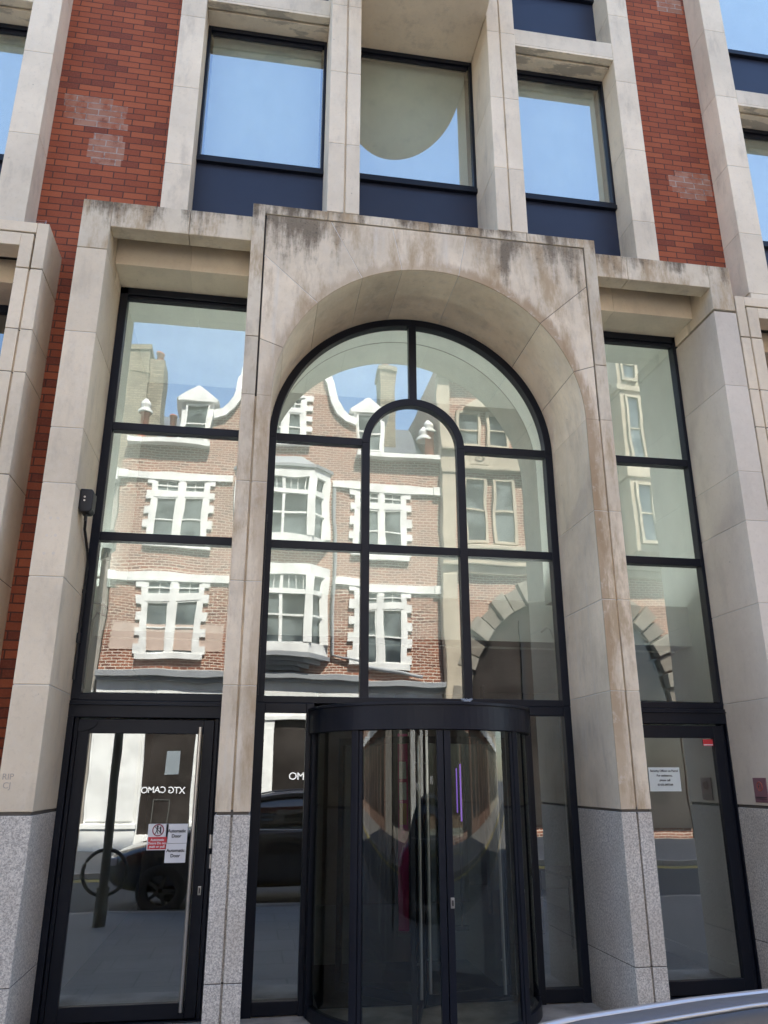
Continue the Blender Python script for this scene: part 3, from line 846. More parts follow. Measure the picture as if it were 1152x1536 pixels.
# tall steel bars seen through the leaves
f = MB()
for u_, yy in ((630, -.45), (643, -.30), (750, -.40)):
    x_, z_ = at(u_, 1300, yy); r_ = .013
    f.tube([(x_, yy, .18), (x_, yy, 2.06)], r_, 12)
    for zz in (.4, 1.85): f.tube([(x_, yy, zz), (x_, yy + .06, zz)], .007, 8)
f.build('push_bar', M['steel'], RV, split=True)
f = MB(); xx, zz = at(678, 1354, -.93); f.box(xx - .014, xx + .014, -.955, -.944, zz - .035, zz + .035); lk = f.build('lock_plate', M['steel'], RV, bevel=.003)
f = MB(); f.box(xx - .005, xx + .005, -.959, -.9552, zz - .018, zz + .018); f.build('keyhole', M['black'], lk)

# ------------------------------------------------------------------ lobby (parts of the building)
w = MB()
w.box(XL0 - .6, XL0 - .02, .06, 7.2, 0, 6.6); w.box(4.46, 5.0, .06, 7.2, 0, 6.6)
w.build('lobby_wall', M['white_int'], B, split=True)
w = MB(); w.box(XL0 - .02, 4.46, 2.2, 2.4, 3.05, 6.5); w.build('lobby_upper_wall', plain('grey_green_paint', (.49, .505, .485), .85, var=.04), B)
w = MB(); w.sweep(arc(RA - .012, 48), 0, 0, -.012, .381, .392); w.build('reveal_edge_trim', M['grey_int'], B)
w = MB(); w.sweep(arc(RA - .01, 48), 0, 0, -.22, .055, .38)
for sg_ in (-1, 1): w.box(CX + sg_ * (RA - .01), CX + sg_ * (RA + .21), .055, .38, 3.36, ZS)
w.build('inner_arch_reveal', M['white_int'], B)
w = MB(); w.box(XL0 - .02, 4.46, .06, 2.2, 6.42, 6.6); w.box(XL0 - .02, 4.46, .9, 7.2, 3.0, 3.05); w.build('lobby_ceiling', M['white_int'], B, split=True)
w = MB(); w.box(XL0 - .02, 4.46, .55, .9, 3.02, 3.36); w.box(XL0 - .02, 4.46, .55, .60, 3.36, 3.43); w.build('lobby_bulkhead', M['white_int'], B)
w = MB(); w.box(XL0 - .02, 4.46, .11, 7.2, -.1, .01); w.build('lobby_floor', M['floor_int'], B)
w = MB(); w.box(4.425, 4.458, .1, 7.1, .012, .13); w.build('skirting', M['white_int'], B)
w = MB(); 
for k, (x0, x1) in enumerate(((-1.4, -.2), (-.18, 1.0), (1.02, 2.2), (2.22, 3.3))): w.box(x0, x1, 5.4, 5.5, .0, 2.98)
w.build('rear_panelling', M['wood_dark'], B, split=True)
w = MB(); w.box(3.32, 4.44, 4.3, 4.4, .3, 2.9); w.box(3.30, 3.32, 4.28, 4.42, 0, 3.0); w.build('grey_screen', M['grey_int'], B)
w = MB(); w.box(CX - .8, CX + .8, .12, 1.6, .011, .022)
for k in range(40): w.box(CX - .8, CX + .8, .13 + k * .037, .145 + k * .037, .022, .027)
w.build('ribbed_doormat', M['black'], B)
# office volumes behind upper windows, dim
w = MB()
for x0, x1 in ((-4.6, -2.4), (-1.0, 3.85), (5.1, 7.4)):
    w.box(x0, x1, 3.0, 3.1, 6.62, 12.6); w.box(x0, x1, .12, 3.0, 9.55, 9.7)
for x in (-4.62, -2.36, -1.01, 3.84, 5.08, 7.42): w.box(x - .04, x + .04, .31, 3.0, 6.62, 12.6)
for x0, x1 in ((-4.6, -2.4), (5.1, 7.4)): w.box(x0, x1, 3.0, 3.1, 0, 6.6); w.box(x0, x1, .31, 3, 6.5, 6.6)
w.build('upper_office', M['room'], B, split=True)

# lobby objects
M['green_sign'] = plain('green_sign_plastic', (.02, .22, .12), .5)
M['magenta'] = plain('magenta_print', (.75, .04, .24), .6, var=.1)
M['orange'] = plain('orange_print', (.65, .30, .05), .6)
M['pale'] = plain('pale_print', (.75, .72, .74), .7)
bn = empty('banner_stand', (1.62, 3.0, .01)); tag(bn, 'magenta and pale printed banner standing inside behind the revolving door', 'banner')
x0_, _ = at(597, 1200, 3.0); x1_b, _ = at(612, 1200, 3.0)
f = MB(); f.box(x0_, x1_b, 3.0, 3.012, .05, 2.25); f.build('fabric', M['magenta'], bn)
f = MB(); 
f.box(x0_ + .015, x1_b - .02, 2.994, 3.0, 1.72, 1.92); f.box(x0_ + .015, x1_b - .02, 2.994, 3.0, 1.48, 1.68); f.build('pale_block', M['pale'], bn, split=True)
f = MB(); f.box(x0_ + .015, x1_b - .02, 2.993, 2.999, 1.2, 1.44); f.build('orange_block', M['orange'], bn)
f = MB(); f.box(x0_ - .02, x1_b + .02, 2.93, 3.08, .011, .06); f.tube([(x1_b + .02, 3.02, .05), (x1_b + .02, 3.02, 2.27)], .012, 8); f.build('base', M['steel'], bn)
nt_ = empty('neon_tube', (1.9, 3.2, 1.0)); tag(nt_, 'glowing purple vertical tube light inside, seen through the right leaf of the revolving door', 'lamp')
xn1, zn1 = at(690, 1146, 3.2); xn2, zn2 = at(692, 1232, 3.2)
f = MB(); f.tube([(xn1, 3.2, zn1), (xn1, 3.2, zn2)], .010, 8); f.tube([(xn1 - .05, 3.2, zn1 - .05), (xn1 - .05, 3.2, zn2 + .1)], .008, 8); f.build('tube', emis('purple_neon', (.35, .15, .8), .25), nt_)
f = MB(); f.box(xn1 - .1, xn1 + .05, 3.18, 3.26, .011, .06); f.tube([(xn1 - .02, 3.23, .05), (xn1 - .02, 3.23, zn1 + .03)], .012, 8); f.build('stand', M['black'], nt_)
tb = empty('side_table', (4.0, 2.4, .01)); tag(tb, 'dark low table with thin legs inside the right-hand door', 'table')
f = MB(); f.box(3.45, 4.25, 1.9, 2.9, .70, .73); f.build('tabletop', M['black'], tb)
for x_, y_ in ((3.5, 1.95), (4.2, 1.95), (3.5, 2.85), (4.2, 2.85)):
    f = MB(); f.tube([(x_, y_, .01), (x_, y_, .70)], .015, 8); f.build('leg', M['black'], tb)
cp = MB(); x_, z_ = at(997, 1268, 2.0); cp.box(x_ - .03, x_ + .04, 4.24, 4.299, 1.25, 1.55); 
tag(cp.build('exit_button', M['green_sign'], bevel=.004), 'small green exit button box on the grey screen inside the right door', 'wall box')
# pale tube and conduits on the lobby's left wall
pl = empty('tube_light', (XL0, .3, 2.6)); tag(pl, 'white vertical tube fitting on lobby wall behind the left window', 'light')
xa_, za_ = at(159, 836, .28); xb_, zb_ = at(146, 955, .28)
f = MB(); f.tube([(xa_, .28, za_ - .04), (xa_, .28, zb_)], .035, 14); f.build('tube', M['white_paint'], pl)
f = MB(); f.tube([(xa_, .28, za_ - .03), (xa_, .28, za_ + .08)], .045, 14); f.box(xa_ - .3, xa_, .27, .29, za_ - .2, za_ - .18); f.box(xa_ - .3, xa_, .27, .29, zb_ + .18, zb_ + .2); f.build('cap', M['white_paint'], pl, split=True)
cd = MB(); x_, z_ = at(133, 905, .15)
cd.tube([(x_ - .05, .15, 2.45), (x_ - .04, .15, z_ - .05), (x_, .16, z_ + .02), (x_ + .12, .2, z_), (x_ + .14, .25, z_ - .02)], .011, 8)
cd.tube([(x_ + .04, .15, 2.45), (x_ + .05, .15, z_ - .15), (x_ + .08, .16, z_ - .08), (x_ + .14, .22, z_ - .09)], .011, 8)
tag(cd.build('conduit', M['lead']), 'bent grey cable conduit inside the lower left window', 'conduit')
cd = MB(); x_, z_ = at(826, 944, .2)
cd.tube([(x_ - .08, .25, z_ - .02), (x_ - .04, .2, z_ + .02), (x_, .2, z_), (x_ + .04, .2, z_ - .12), (x_ + .04, .2, 2.45)], .013, 8)
tag(cd.build('conduit', M['white_paint']), 'bent white pipe inside the lower right pane of the arched window', 'conduit')
lp = empty('pendant_lamp', (4.05, 1.2, 2.95)); tag(lp, 'tiny lit pendant lamps hanging inside the right window', 'lamp')
xq, zq = at(1000, 968, 1.3)
f = MB(); 
for dx_ in (-.03, .03): f.lathe([(.001, zq - .02), (.016, zq - .01), (.016, zq + .01), (.001, zq + .02)], xq + dx_, 1.3 - dx_, 10)
f.build('bulb', emis('warm_bulb', (1, .85, .5), 14), lp, split=True, tol=.002)
f = MB(); f.tube([(xq - .03, 1.33, zq + .02), (xq - .03, 1.33, 3.0)], .004, 6); f.tube([(xq + .03, 1.27, zq + .02), (xq + .03, 1.27, 3.0)], .004, 6); f.build('flex', M['black'], lp)

M['led'] = emis('lobby_led', (.97, 1, .96), 4.2)
q = MB(); q.box(XL0 + .1, 3.9, .70, .84, 3.362, 3.37); q.build('cove_light', M['led'], B)  # added glowing strip, hidden on top of the bulkhead to brighten the lobby

# ------------------------------------------------------------------ signs and small things on the facade
M['sign_white'] = plain('sign_white', (.82, .82, .84), .5, var=.02)
M['sign_red'] = plain('sign_red', (.62, .04, .05), .5, var=.02)
M['ink'] = plain('sign_ink', (.02, .02, .025), .6)
rotF = (PI / 2, 0, 0)
def sign_rect(u0, v0, u1, v1, y):
    xa, za = at(u0, v0, y); xb, zb = at(u1, v1, y); return xa, xb, zb, za
ysg = -.055
xa, xb, zb, za = sign_rect(223, 1236, 250, 1275, ysg)
sg = empty('warning_sticker', ((xa + xb) / 2, ysg, zb)); tag(sg, 'red and white sticker with a no-pushing symbol on the left glass door', 'sign')
f = MB(); f.box(xa, xb, ysg, ysg + .004, zb, za); f.build('backing', M['sign_white'], sg)
zm = zb + (za - zb) * .50
f = MB(); f.box(xa + .006, xb - .006, ysg - .001, ysg, zb + .006, zm); f.build('red_panel', M['sign_red'], sg)
cxs, czs, rs_ = (xa + xb) / 2, (zm + za) / 2 + .002, (za - zm) * .43
f = MB(); ring = [(cxs + rs_ * math.cos(2 * PI * k / 32), czs + rs_ * math.sin(2 * PI * k / 32)) for k in range(32)]
f.sweep(ring, 0, -.004, .004, ysg - .002, ysg - .0003, closed=True)
f.build('symbol_ring', plain('dark_red', (.28, .03, .06), .5), sg)
f = MB()
hx = cxs - .006
f.prism([(hx + .008 * math.cos(2 * PI * k / 12), czs + .028 + .008 * math.sin(2 * PI * k / 12)) for k in range(12)], 'y', ysg - .002, ysg - .0004)
def stroke(x0, z0, x1, z1, w_):
    dx, dz = x1 - x0, z1 - z0; q = math.hypot(dx, dz); nx, nz = -dz / q * w_, dx / q * w_
    f.prism([(x0 + nx, z0 + nz), (x1 + nx, z1 + nz), (x1 - nx, z1 - nz), (x0 - nx, z0 - nz)], 'y', ysg - .0021, ysg - .0005)
stroke(hx, czs + .02, hx - .004, czs - .005, .005); stroke(hx - .004, czs - .005, hx - .018, czs - .03, .003); stroke(hx - .002, czs - .005, hx + .008, czs - .03, .003)
stroke(hx, czs + .014, hx + .02, czs + .016, .0025); stroke(hx + .024, czs + .027, hx + .024, czs - .025, .005)
stroke(cxs - rs_ * .7, czs + rs_ * .7, cxs + rs_ * .7, czs - rs_ * .7, .0025)
f.build('symbol_figure', M['ink'], sg, split=True)
text_mesh('Automatic\nDoors Do not\npush or pull', .0245, M['sign_white'], (cxs, ysg - .002, (zb + zm) / 2 + .002), rotF, 'lettering', sg, bold=.0007)
for i, (r4) in enumerate(((250, 1236, 280, 1264.5), (248.5, 1265.5, 277.5, 1294))):
    xa2, xb2, zb2, za2 = sign_rect(*r4, ysg)
    s2 = empty('door_sticker', ((xa2 + xb2) / 2, ysg, zb2))
    tag(s2, ['upper white sticker reading Automatic Door on the left glass door', 'lower white sticker reading Automatic Door, just beneath its twin'][i], 'sign', 'Automatic Door stickers')
    f = MB(); f.box(xa2, xb2, ysg - .001 * i, ysg + .003, zb2, za2); f.build('backing', M['sign_white'], s2)
    text_mesh('Automatic\nDoor', .033, M['ink'], ((xa2 + xb2) / 2, ysg - .003, (zb2 + za2) / 2), rotF, 'lettering', s2, bold=.0009, lines=1.15, extrude=.0004)
xa, xb, zb, za = sign_rect(972, 1151, 1022.5, 1187, -.03)
s3 = empty('security_notice', ((xa + xb) / 2, -.03, zb)); tag(s3, 'white paper notice about calling the security officer on the right door', 'sign')
f = MB(); f.box(xa, xb, -.030, -.026, zb, za); f.build('paper', plain('notice_paper', (.72, .78, .76), .7, var=.02), s3)
text_mesh('Security Officer on Patrol\nFor assistance,\nplease call\n07476 897344', .0255, M['ink'], ((xa + xb) / 2, -.0315, (zb + za) / 2 + .012), rotF, 'lettering', s3, lines=1.55, bold=.0004)
xa, xb, zb, za = sign_rect(1054, 1109, 1070, 1119, -.03)
s4 = empty('red_sticker', ((xa + xb) / 2, -.03, zb)); tag(s4, 'little red sticker in the top corner of the right door', 'sign')
f = MB(); f.box(xa, xb, -.030, -.027, zb, za); f.build('backing', M['sign_red'], s4)
f = MB(); f.box(xa + .003, xb - .003, -.0315, -.030, zb + .006, zb + .014); f.build('white_strip', M['sign_white'], s4)
# plaque on the right jamb
pq = empty('dry_riser_plaque', (4.343, -.44, 1.54)); tag(pq, 'small dark red plaque with a round emblem on the right stone jamb', 'plaque')
zA = 1.735; zBt = 1.535
f = MB(); f.box(4.336, 4.345, -.54, -.36, zBt, zA); f.build('plate', plain('plaque_red', (.22, .10, .115), .45, var=.1), pq, bevel=.002)
f = MB(); cy_, cz_ = -.45, zBt + .13
ringp = []
for k in range(28): ringp.append((4.334, cy_ + .036 * math.cos(2 * PI * k / 28), cz_ + .036 * math.sin(2 * PI * k / 28)))
f.tube(ringp, .0035, 6, closed=True); f.tube([(4.334, cy_, cz_ - .03), (4.334, cy_, cz_ + .01)], .003, 6)
f.build('emblem_ring', plain('plaque_orange', (.40, .09, .05), .5), pq)
f = MB(); f.box(4.333, 4.336, cy_ + .0, cy_ + .022, cz_ - .004, cz_ + .004); f.box(4.333, 4.336, -.53, -.37, zBt + .038, zBt + .045); f.box(4.333, 4.336, -.53, -.37, zBt + .026, zBt + .031); f.build('marks', M['ink'], pq, split=True)
# movement sensor box with its cable
sb = empty('sensor_box', (-1.40, -.5, 3.75)); tag(sb, 'black sensor box with cable on the left stone reveal', 'sensor')
f = MB(); f.prism([(-1.46, 3.80), (-1.46, 3.97), (-1.37, 3.97), (-1.355, 3.95), (-1.355, 3.80), (-1.375, 3.775), (-1.44, 3.775)], 'y', -.64, -.50); f.build('housing', M['black'], sb, bevel=.008)
f = MB()
for zz in (3.87, 3.90): f.tube([(-1.42, -.643, zz), (-1.42, -.636, zz)], .008, 10)
f.build('lens', M['steel'], sb)
f = MB(); f.tube([(-1.42, -.52, 3.79), (-1.43, -.45, 3.68), (-1.445, -.2, 3.58), (-1.447, -.10, 3.45), (-1.447, -.09, 2.5)], .012, 8); f.tube([(-1.41, -.57, 3.78), (-1.41, -.57, 3.72)], .012, 8)
f.box(-1.46, -1.43, -.12, -.08, 2.80, 2.88); f.box(-1.46, -1.435, -.12, -.08, 3.22, 3.25); f.build('cable', M['black'], sb)
# cable beside the arch
cb = MB(); xq1, zq1 = at(404, 800, -.1)
cb.tube([(.048, -.10, 3.95), (.05, -.09, 3.75), (.05, -.085, 3.2), (.05, -.085, 2.4)], .010, 8); cb.tube([(.048, -.11, 3.93), (.048, -.11, 4.0)], .015, 8)
for zz in (3.6, 3.2, 2.8): cb.box(.036, .062, -.1, -.07, zz, zz + .02)
tag(cb.build('cable', M['black']), 'thin black cable clipped down the left edge of the arched window', 'cable')
# graffiti, filled holes
gr = text_mesh('RIP\nCJ', .058, plain('pencil_mark', (.42, .36, .30), .9), (at(11, 1172, YS)[0], YS - .001, at(10, 1172, YS)[1]), rotF, 'graffiti', B, extrude=.0006)
f = MB()
for (u_, v_) in ((76, 777), (87, 777), (70, 803), (83, 803), (66, 830), (80, 830)):
    x_, z_ = at(u_, v_, YS); f.prism([(x_ + .012 * math.cos(k * PI / 6), z_ + .012 * math.sin(k * PI / 6)) for k in range(12)], 'y', YS - .0015, YS + .002)
f.build('filled_hole', plain('pale_filler', (.74, .63, .50), .9), B, split=True)
# bird wire on the ledges
bw = MB()
def wires(x0, x1, y, z, n):
    for k in range(n + 1):
        x = x0 + (x1 - x0) * k / n; h = .07 if k % 2 == 0 else .05
        bw.tube([(x, y, z - .004), (x, y, z + h)], .0016, 5)
    for h in (.045, .065): bw.tube([(x0, y, z + h), (x1, y, z + h)], .0007, 4)
for k, (x0, x1, y, z, n) in enumerate(((-.16, .44, -.80, 6.745, 2), (.80, 2.08, -.72, 6.745, 3), (2.45, 3.08, -.80, 6.745, 2), (-2.5, -2.02, -.75, 6.365, 2))):
    bw = MB(); wires(x0, x1, y, z, n)
    tag(bw.build('bird_wire', M['steel']), 'fine steel bird wire on the ledge ' + ['over the top left corner of the arch surround', 'under the middle upper window', 'over the top right corner of the arch surround', 'of the neighbouring surround at far left'][k], 'bird wire', 'bird wires along the ledges')
# cloth scraps / loose cable ends on the canopy
sc_ = MB(); xq, zq = at(700, 1050, -.80)
for k in range(5):
    a_ = k * 1.3; sc_.tube([(xq + .03 * math.cos(a_), -.80 + .01 * k, 2.30), (xq + .045 * math.cos(a_ + .8), -.80, 2.325), (xq + .02 * math.cos(a_ + 2), -.81, 2.305)], .007, 6)
sc_.tube([(xq, -.8, 2.305), (xq - .07, -.80, 2.298)], .004, 6)
tag(sc_.build('cable_tangle', M['lead']), 'small grey tangle of cable lying on the revolving door canopy', 'cable')

# ------------------------------------------------------------------ opposite side of the street (seen in the glass)
FY = -16.7
A = empty('gabled_brick_building', (.66, FY - 4, 0)); tag(A, 'red brick house with white quoins, bay windows, curved gable and white shopfront', 'building')
cxA = .66
w = MB(); w.box(-4.29, 5.61, FY - 9, FY, 0.0, 11.6)
gl = [(2.95, 11.6), (2.95, 12.80), (2.6, 12.9), (2.36, 13.15), (2.18, 13.5), (2.08, 13.95), (2.02, 14.2), (1.95, 14.3), (1.94, 14.6), (1.8, 14.7), (1.55, 15.1), (1.3, 15.6), (1.0, 15.9), (.6, 16.1)]
gr_ = gl + [(1.2 - x, z) for x, z in gl[::-1][1:]]
w.prism(gr_, 'y', FY - .5, FY)
w.build('wall', M['brick_opp'], A)
w = MB(); w.sweep(gr_[1:-1], 0, -.13, .13, FY - .45, FY + .14); w.build('gable_coping', M['white_paint'], A)
w = MB(); w.prism([(FY + .0, 11.6), (FY - .6, 11.7), (FY - 4, 14.6), (FY - 8.8, 11.7)], 'x', -4.2, 5.5); w.build('roof', M['slate'], A)
w = MB(); w.box(-4.25, -1.7, FY, FY + .30, 11.60, 11.76); w.box(2.9, 5.65, FY, FY + .30, 11.60, 11.76)
for zz, x0, x1 in ((7.24, -4.32, -.88), (7.24, 2.2, 5.65), (10.47, -4.32, -.88), (10.47, 2.2, 5.65)):
    w.box(x0, x1, FY, FY + .09, zz + .0, zz + .24)
for zz in (7.24, 10.47):
    for x in (-4.3, 5.45): w.box(x - .04, x + .22, FY, FY + .16, zz - .02, zz + .24)
w.build('string_course', M['white_paint'], A, split=True)
def sash(parent, x0, x1, z0, z1, y, bars=(1, 1), mat='white_paint', arm=.05):
    e = MB(); frame_rect(e, x0, x1, z0, z1, y + .02, arm, .08)
    zm_ = (z0 + z1) / 2
    nx_, nz_ = bars
    for k in range(1, nx_): x = x0 + (x1 - x0) * k / nx_; e.box(x - .012, x + .012, y, y + .035, z0 + arm, z1 - arm)
    for k in range(1, nz_): z = z0 + (z1 - z0) * k / nz_; e.box(x0 + arm, x1 - arm, y, y + .045, z - .02, z + .02)
    o = e.build('window', M[mat], parent)
    q = MB(); q.box(x0 + arm, x1 - arm, y - .03, y + .008, z0 + arm, z1 - arm); q.build('pane', [M['old_pane']], o)
m, t, b = base_mat('old_pane'); p = t.pos()
c = t.mix(t.ramp(t.noise(p, 1.1, 3), .4, .6), (.035, .045, .05), (.16, .19, .19))
t.put(b.inputs['Base Color'], c); b.inputs['Roughness'].default_value = .08; b.inputs['Specular IOR Level'].default_value = .8
M['old_pane'] = m
def quoined(cx, z0, z1, sill, hw=.80, qw=.22):
    # two-light window: small panes over tall sashes, in a toothed white surround
    s = MB()
    s.box(cx - hw - .16, cx + hw + .16, FY, FY + .14, sill, sill + .16)
    s.box(cx - .09, cx + .09, FY, FY + .09, sill + .16, z1)
    s.box(cx - hw, cx - .09, FY, FY + .08, z1 - .66, z1 - .48); s.box(cx + .09, cx + hw, FY, FY + .08, z1 - .66, z1 - .48)
    s.box(cx - hw, cx + hw, FY, FY + .10, z1 - .08, z1)
    n = 9; h = (z1 - sill - .16) / n
    for k in range(n):
        ex = qw if k % 2 == 0 else .07
        for sg_ in (-1, 1):
            x = cx + sg_ * hw; s.box(x - (.07 if sg_ > 0 else 0), x + (.07 if sg_ < 0 else 0), FY, FY + .07, sill + .16 + k * h, sill + .16 + (k + 1) * h)
            s.box(x, x + sg_ * ex, FY, FY + .07, sill + .16 + k * h, sill + .16 + (k + 1) * h)
    s.build('window_surround', M['white_paint'], A)
    for sg_ in (-1, 1):
        c_ = cx + sg_ * (.09 + (hw - .16) / 2)
        a0_, a1_ = c_ - (hw - .16) / 2, c_ + (hw - .16) / 2
        sash(A, a0_, a1_, sill + .16, z1 - .66, FY, (1, 2)); sash(A, a0_, a1_, z1 - .48, z1 - .08, FY, (2, 2), arm=.035)
for cx in (-2.45, 3.72):
    quoined(cx, 0, 7.32, 4.88); quoined(cx, 0, 10.55, 8.25)
quoined(.62, 0, 13.7, 11.85, .62, .25)
w = MB(); w.box(-4.1, -.95, FY, FY + .015, 5.15, 5.95); w.build('painted_panel', plain('faded_panel', (.52, .40, .33), .8), A)
# canted bays
def bay(z0, z1, corbel, roof):
    x0, x1, xa_, xb_ = -.80, 2.12, -.24, 1.56; d = .65
    pts = [(x0, FY), (xa_, FY + d), (xb_, FY + d), (x1, FY)]
    s = MB(); s.prism([(x0, FY - .05)] + pts + [(x1, FY - .05)], 'z', z0, z0 + .28, 0); s.prism([(x0, FY - .05)] + pts + [(x1, FY - .05)], 'z', z1 - .34, z1, 0)
    s.prism([(x0 + .1, FY - .04), (xa_ + .06, FY + d - .12), (xb_ - .06, FY + d - .12), (x1 - .1, FY - .04)], 'z', z0 + .28, z1 - .34, 1)
    def post(x, y, w_): s.box(x - w_, x + w_, y - w_, y + w_, z0 + .28, z1 - .34, 0)
    post(xa_ + .03, FY + d - .1, .12); post(xb_ - .03, FY + d - .1, .12); post(x0 + .12, FY + .06, .12); post(x1 - .12, FY + .06, .12); s.box(.66 - .05, .66 + .05, FY + d - .1, FY + d - .03, z0 + .28, z1 - .34, 0)
    zt = z1 - .34 - .45
    s.box(xa_, xb_, FY + d - .13, FY + d - .01, zt - .1, zt + .04, 0)
    for (p0, p1) in ((pts[0], pts[1]), (pts[2], pts[3])):
        dx, dy = p1[0] - p0[0], p1[1] - p0[1]; q = math.hypot(dx, dy); nx, ny = (-dy / q, dx / q)
        if ny < 0: nx, ny = -nx, -ny
        s.prism([(p0[0], p0[1]), (p1[0], p1[1]), (p1[0] - nx * .1, p1[1] - ny * .1), (p0[0] - nx * .1, p0[1] - ny * .1)], 'z', zt - .1, zt + .04, 0)
        zq_ = (z0 + .28 + zt) / 2; s.prism([(p0[0], p0[1]), (p1[0], p1[1]), (p1[0] - nx * .06, p1[1] - ny * .06), (p0[0] - nx * .06, p0[1] - ny * .06)], 'z', zq_ - .03, zq_ + .03, 0)
    zq_ = (z0 + .28 + zt) / 2; s.box(xa_, xb_, FY + d - .1, FY + d - .05, zq_ - .03, zq_ + .03, 0)
    for k in range(1, 8):
        x = xa_ + (xb_ - xa_) * k / 8; s.box(x - .012, x + .012, FY + d - .12, FY + d - .08, zt + .04, z1 - .34, 0)
    if corbel:
        for k in range(4):
            f_ = 1 - k * .2; s.prism([(cxA + (x - cxA) * (f_ + .05), FY + (y - FY) * f_) for x, y in pts] , 'z', z0 - .12 * (k + 1), z0 - .12 * k, 2)
    if roof:
        s.prism([(cxA + (x - cxA) * 1.06, FY + (y - FY) * 1.1) for x, y in pts], 'z', z1, z1 + .1, 2)
        vs = [(x, y, z1 + .1) for x, y in pts] + [(.1, FY, z1 + .62), (1.2, FY, z1 + .62)]
        s.idx(vs, [(0, 1, 4), (1, 2, 5, 4), (2, 3, 5), (3, 0, 4, 5)], 2)
    s.build('bay_window', [M['white_paint'], M['old_pane'], M['lead']], A)
bay(5.10, 7.75, True, False); bay(8.45, 10.95, False, True)
# dormers
for cx in (-2.28, 3.38):
    e = MB(); e.box(cx - .48, cx + .48, FY - 2.0, FY - .25, 11.76, 13.40); e.prism([(cx - .68, 13.40), (cx + .68, 13.40), (cx, 13.95)], 'y', FY - 2.0, FY - .12)
    e.box(cx - .62, cx + .62, FY - .3, FY - .12, 13.32, 13.42)
    o = e.build('dormer', M['white_paint'], A, bevel=.02); sash(A, cx - .36, cx + .36, 12.0, 13.28, FY - .25, (1, 2))
# chimneys and pots
e = MB(); e.box(-6.1, -4.10, FY - 2.6, FY - 1.4, 7.0, 15.95); e.box(-4.09, -3.58, FY - 2.5, FY - 1.5, 11.5, 15.55); e.box(-6.15, -4.05, FY - 2.65, FY - 1.35, 15.8, 16.0); e.box(-6.12, -4.07, FY - 2.63, FY - 1.37, 14.9, 15.0)
e.box(4.10, 4.62, FY - 3.2, FY - 2.2, 12, 16.3); e.box(4.05, 4.67, FY - 3.25, FY - 2.15, 16.1, 16.25); e.build('chimney', M['brick_yellow'], A, split=True)
e = MB()
def pot(x, y, z0, z1, r): e.lathe([(r, z0), (r * .85, z1), (r * 1.05, z1 + .01), (r * 1.05, z1 + .06), (r * .6, z1 + .06)], x, y, 14)
pot(-3.83, FY - 2, 15.55, 16.0, .14); pot(-3.08, FY - 1.0, 12.3, 13.2, .13); pot(4.36, FY - 2.7, 16.3, 16.7, .13); pot(-3.88, FY - .25, 11.76, 12.85, .15); pot(5.40, FY - .25, 11.0, 12.75, .16)
e.build('chimney_pot', M['terracotta'], A, split=True)
e = MB()
for x, z in ((-3.88, 12.9), (5.40, 12.8), (5.22, 12.5)): e.lathe([(.22, z), (.24, z + .06), (.12, z + .2), (.17, z + .24), (.15, z + .36), (.05, z + .48), (.001, z + .5)], x, FY - .25, 16)
e.build('chimney_cowl', M['white_paint'], A, split=True)
e = MB(); e.tube([(2.25, FY + .08, 10.4), (2.25, FY + .08, 5.15), (3.2, FY + .12, 4.95), (5.05, FY + .12, 4.72)], .05, 8); e.build('drainpipe', M['lead'], A)
# shopfront
e = MB()
e.box(-4.32, 5.64, FY, FY + .35, 4.38, 4.55, 1); e.box(-4.3, 5.62, FY, FY + .25, 4.28, 4.38, 1); e.box(-4.25, 5.6, FY, FY + .12, 3.35, 4.28, 0)
e.box(-4.3, 5.62, FY, FY + .2, 3.22, 3.35, 0)
for x0, x1 in ((-4.29, -3.0), (-1.45, -.72), (.02, .75), (3.25, 3.9), (5.0, 5.6)):
    e.box(x0, x1, FY, FY + .16, 0, 3.22, 0); e.box(x0 + .06, x1 - .06, FY + .16, FY + .20, .75, 3.0, 0); e.box(x0 - .04, x1 + .04, FY, FY + .26, 0, .55, 0); e.box(x0 - .06, x1 + .06, FY, FY + .3, .55, .68, 0)
e.box(-3.0, -1.45, FY, FY + .14, 0, .38, 0); e.box(.75, 3.25, FY, FY + .14, 0, .3, 0); e.box(3.9, 5.0, FY, FY + .14, 0, .4, 0)
e.box(-3.0, -2.92, FY, FY + .14, .38, 3.22, 0); e.box(-1.53, -1.45, FY, FY + .14, .38, 3.22, 0)
e.build('shopfront', [M['white_paint'], M['lead']], A, bevel=.012)
M['shop_glass'] = plain('shop_window_dark', (.035, .03, .027), .12, var=.4, nscale=.9)
e = MB(); e.box(-2.92, -1.53, FY, FY + .06, .38, 3.22); e.box(.75, 3.25, FY, FY + .06, .3, 3.22); e.box(3.9, 5.0, FY, FY + .06, .4, 3.22); e.box(-.72, .02, FY - .0, FY + .05, 0, 3.22)
e.build('shop_window', M['shop_glass'], A, split=True)
e = MB(); e.box(-2.3, -1.9, FY + .062, FY + .07, 1.9, 2.55); e.build('window_poster', plain('grey_poster', (.22, .25, .27), .7), A)
e = MB()
for x0, x1, z0, z1 in ((-2.55, -2.1, .5, 1.25), (-2.55, -2.1, -.1, .4)):
    frame_rect(e, x0, x1, max(z0, .42), z1, FY + .07, .02, .02)
e.build('window_display', plain('grey_wood', (.10, .10, .09), .7), A, split=True)
text_mesh('XTG CAMO', .25, M['sign_white'], (-2.30, FY + .075, 1.50), (PI / 2, 0, PI), 'shop_lettering', A, extrude=.004, spacing=.93, bold=.002)
text_mesh('CAMO', .30, M['sign_white'], (1.60, FY + .075, 1.66), (PI / 2, 0, PI), 'shop_lettering', A, extrude=.004, spacing=.93, bold=.002)

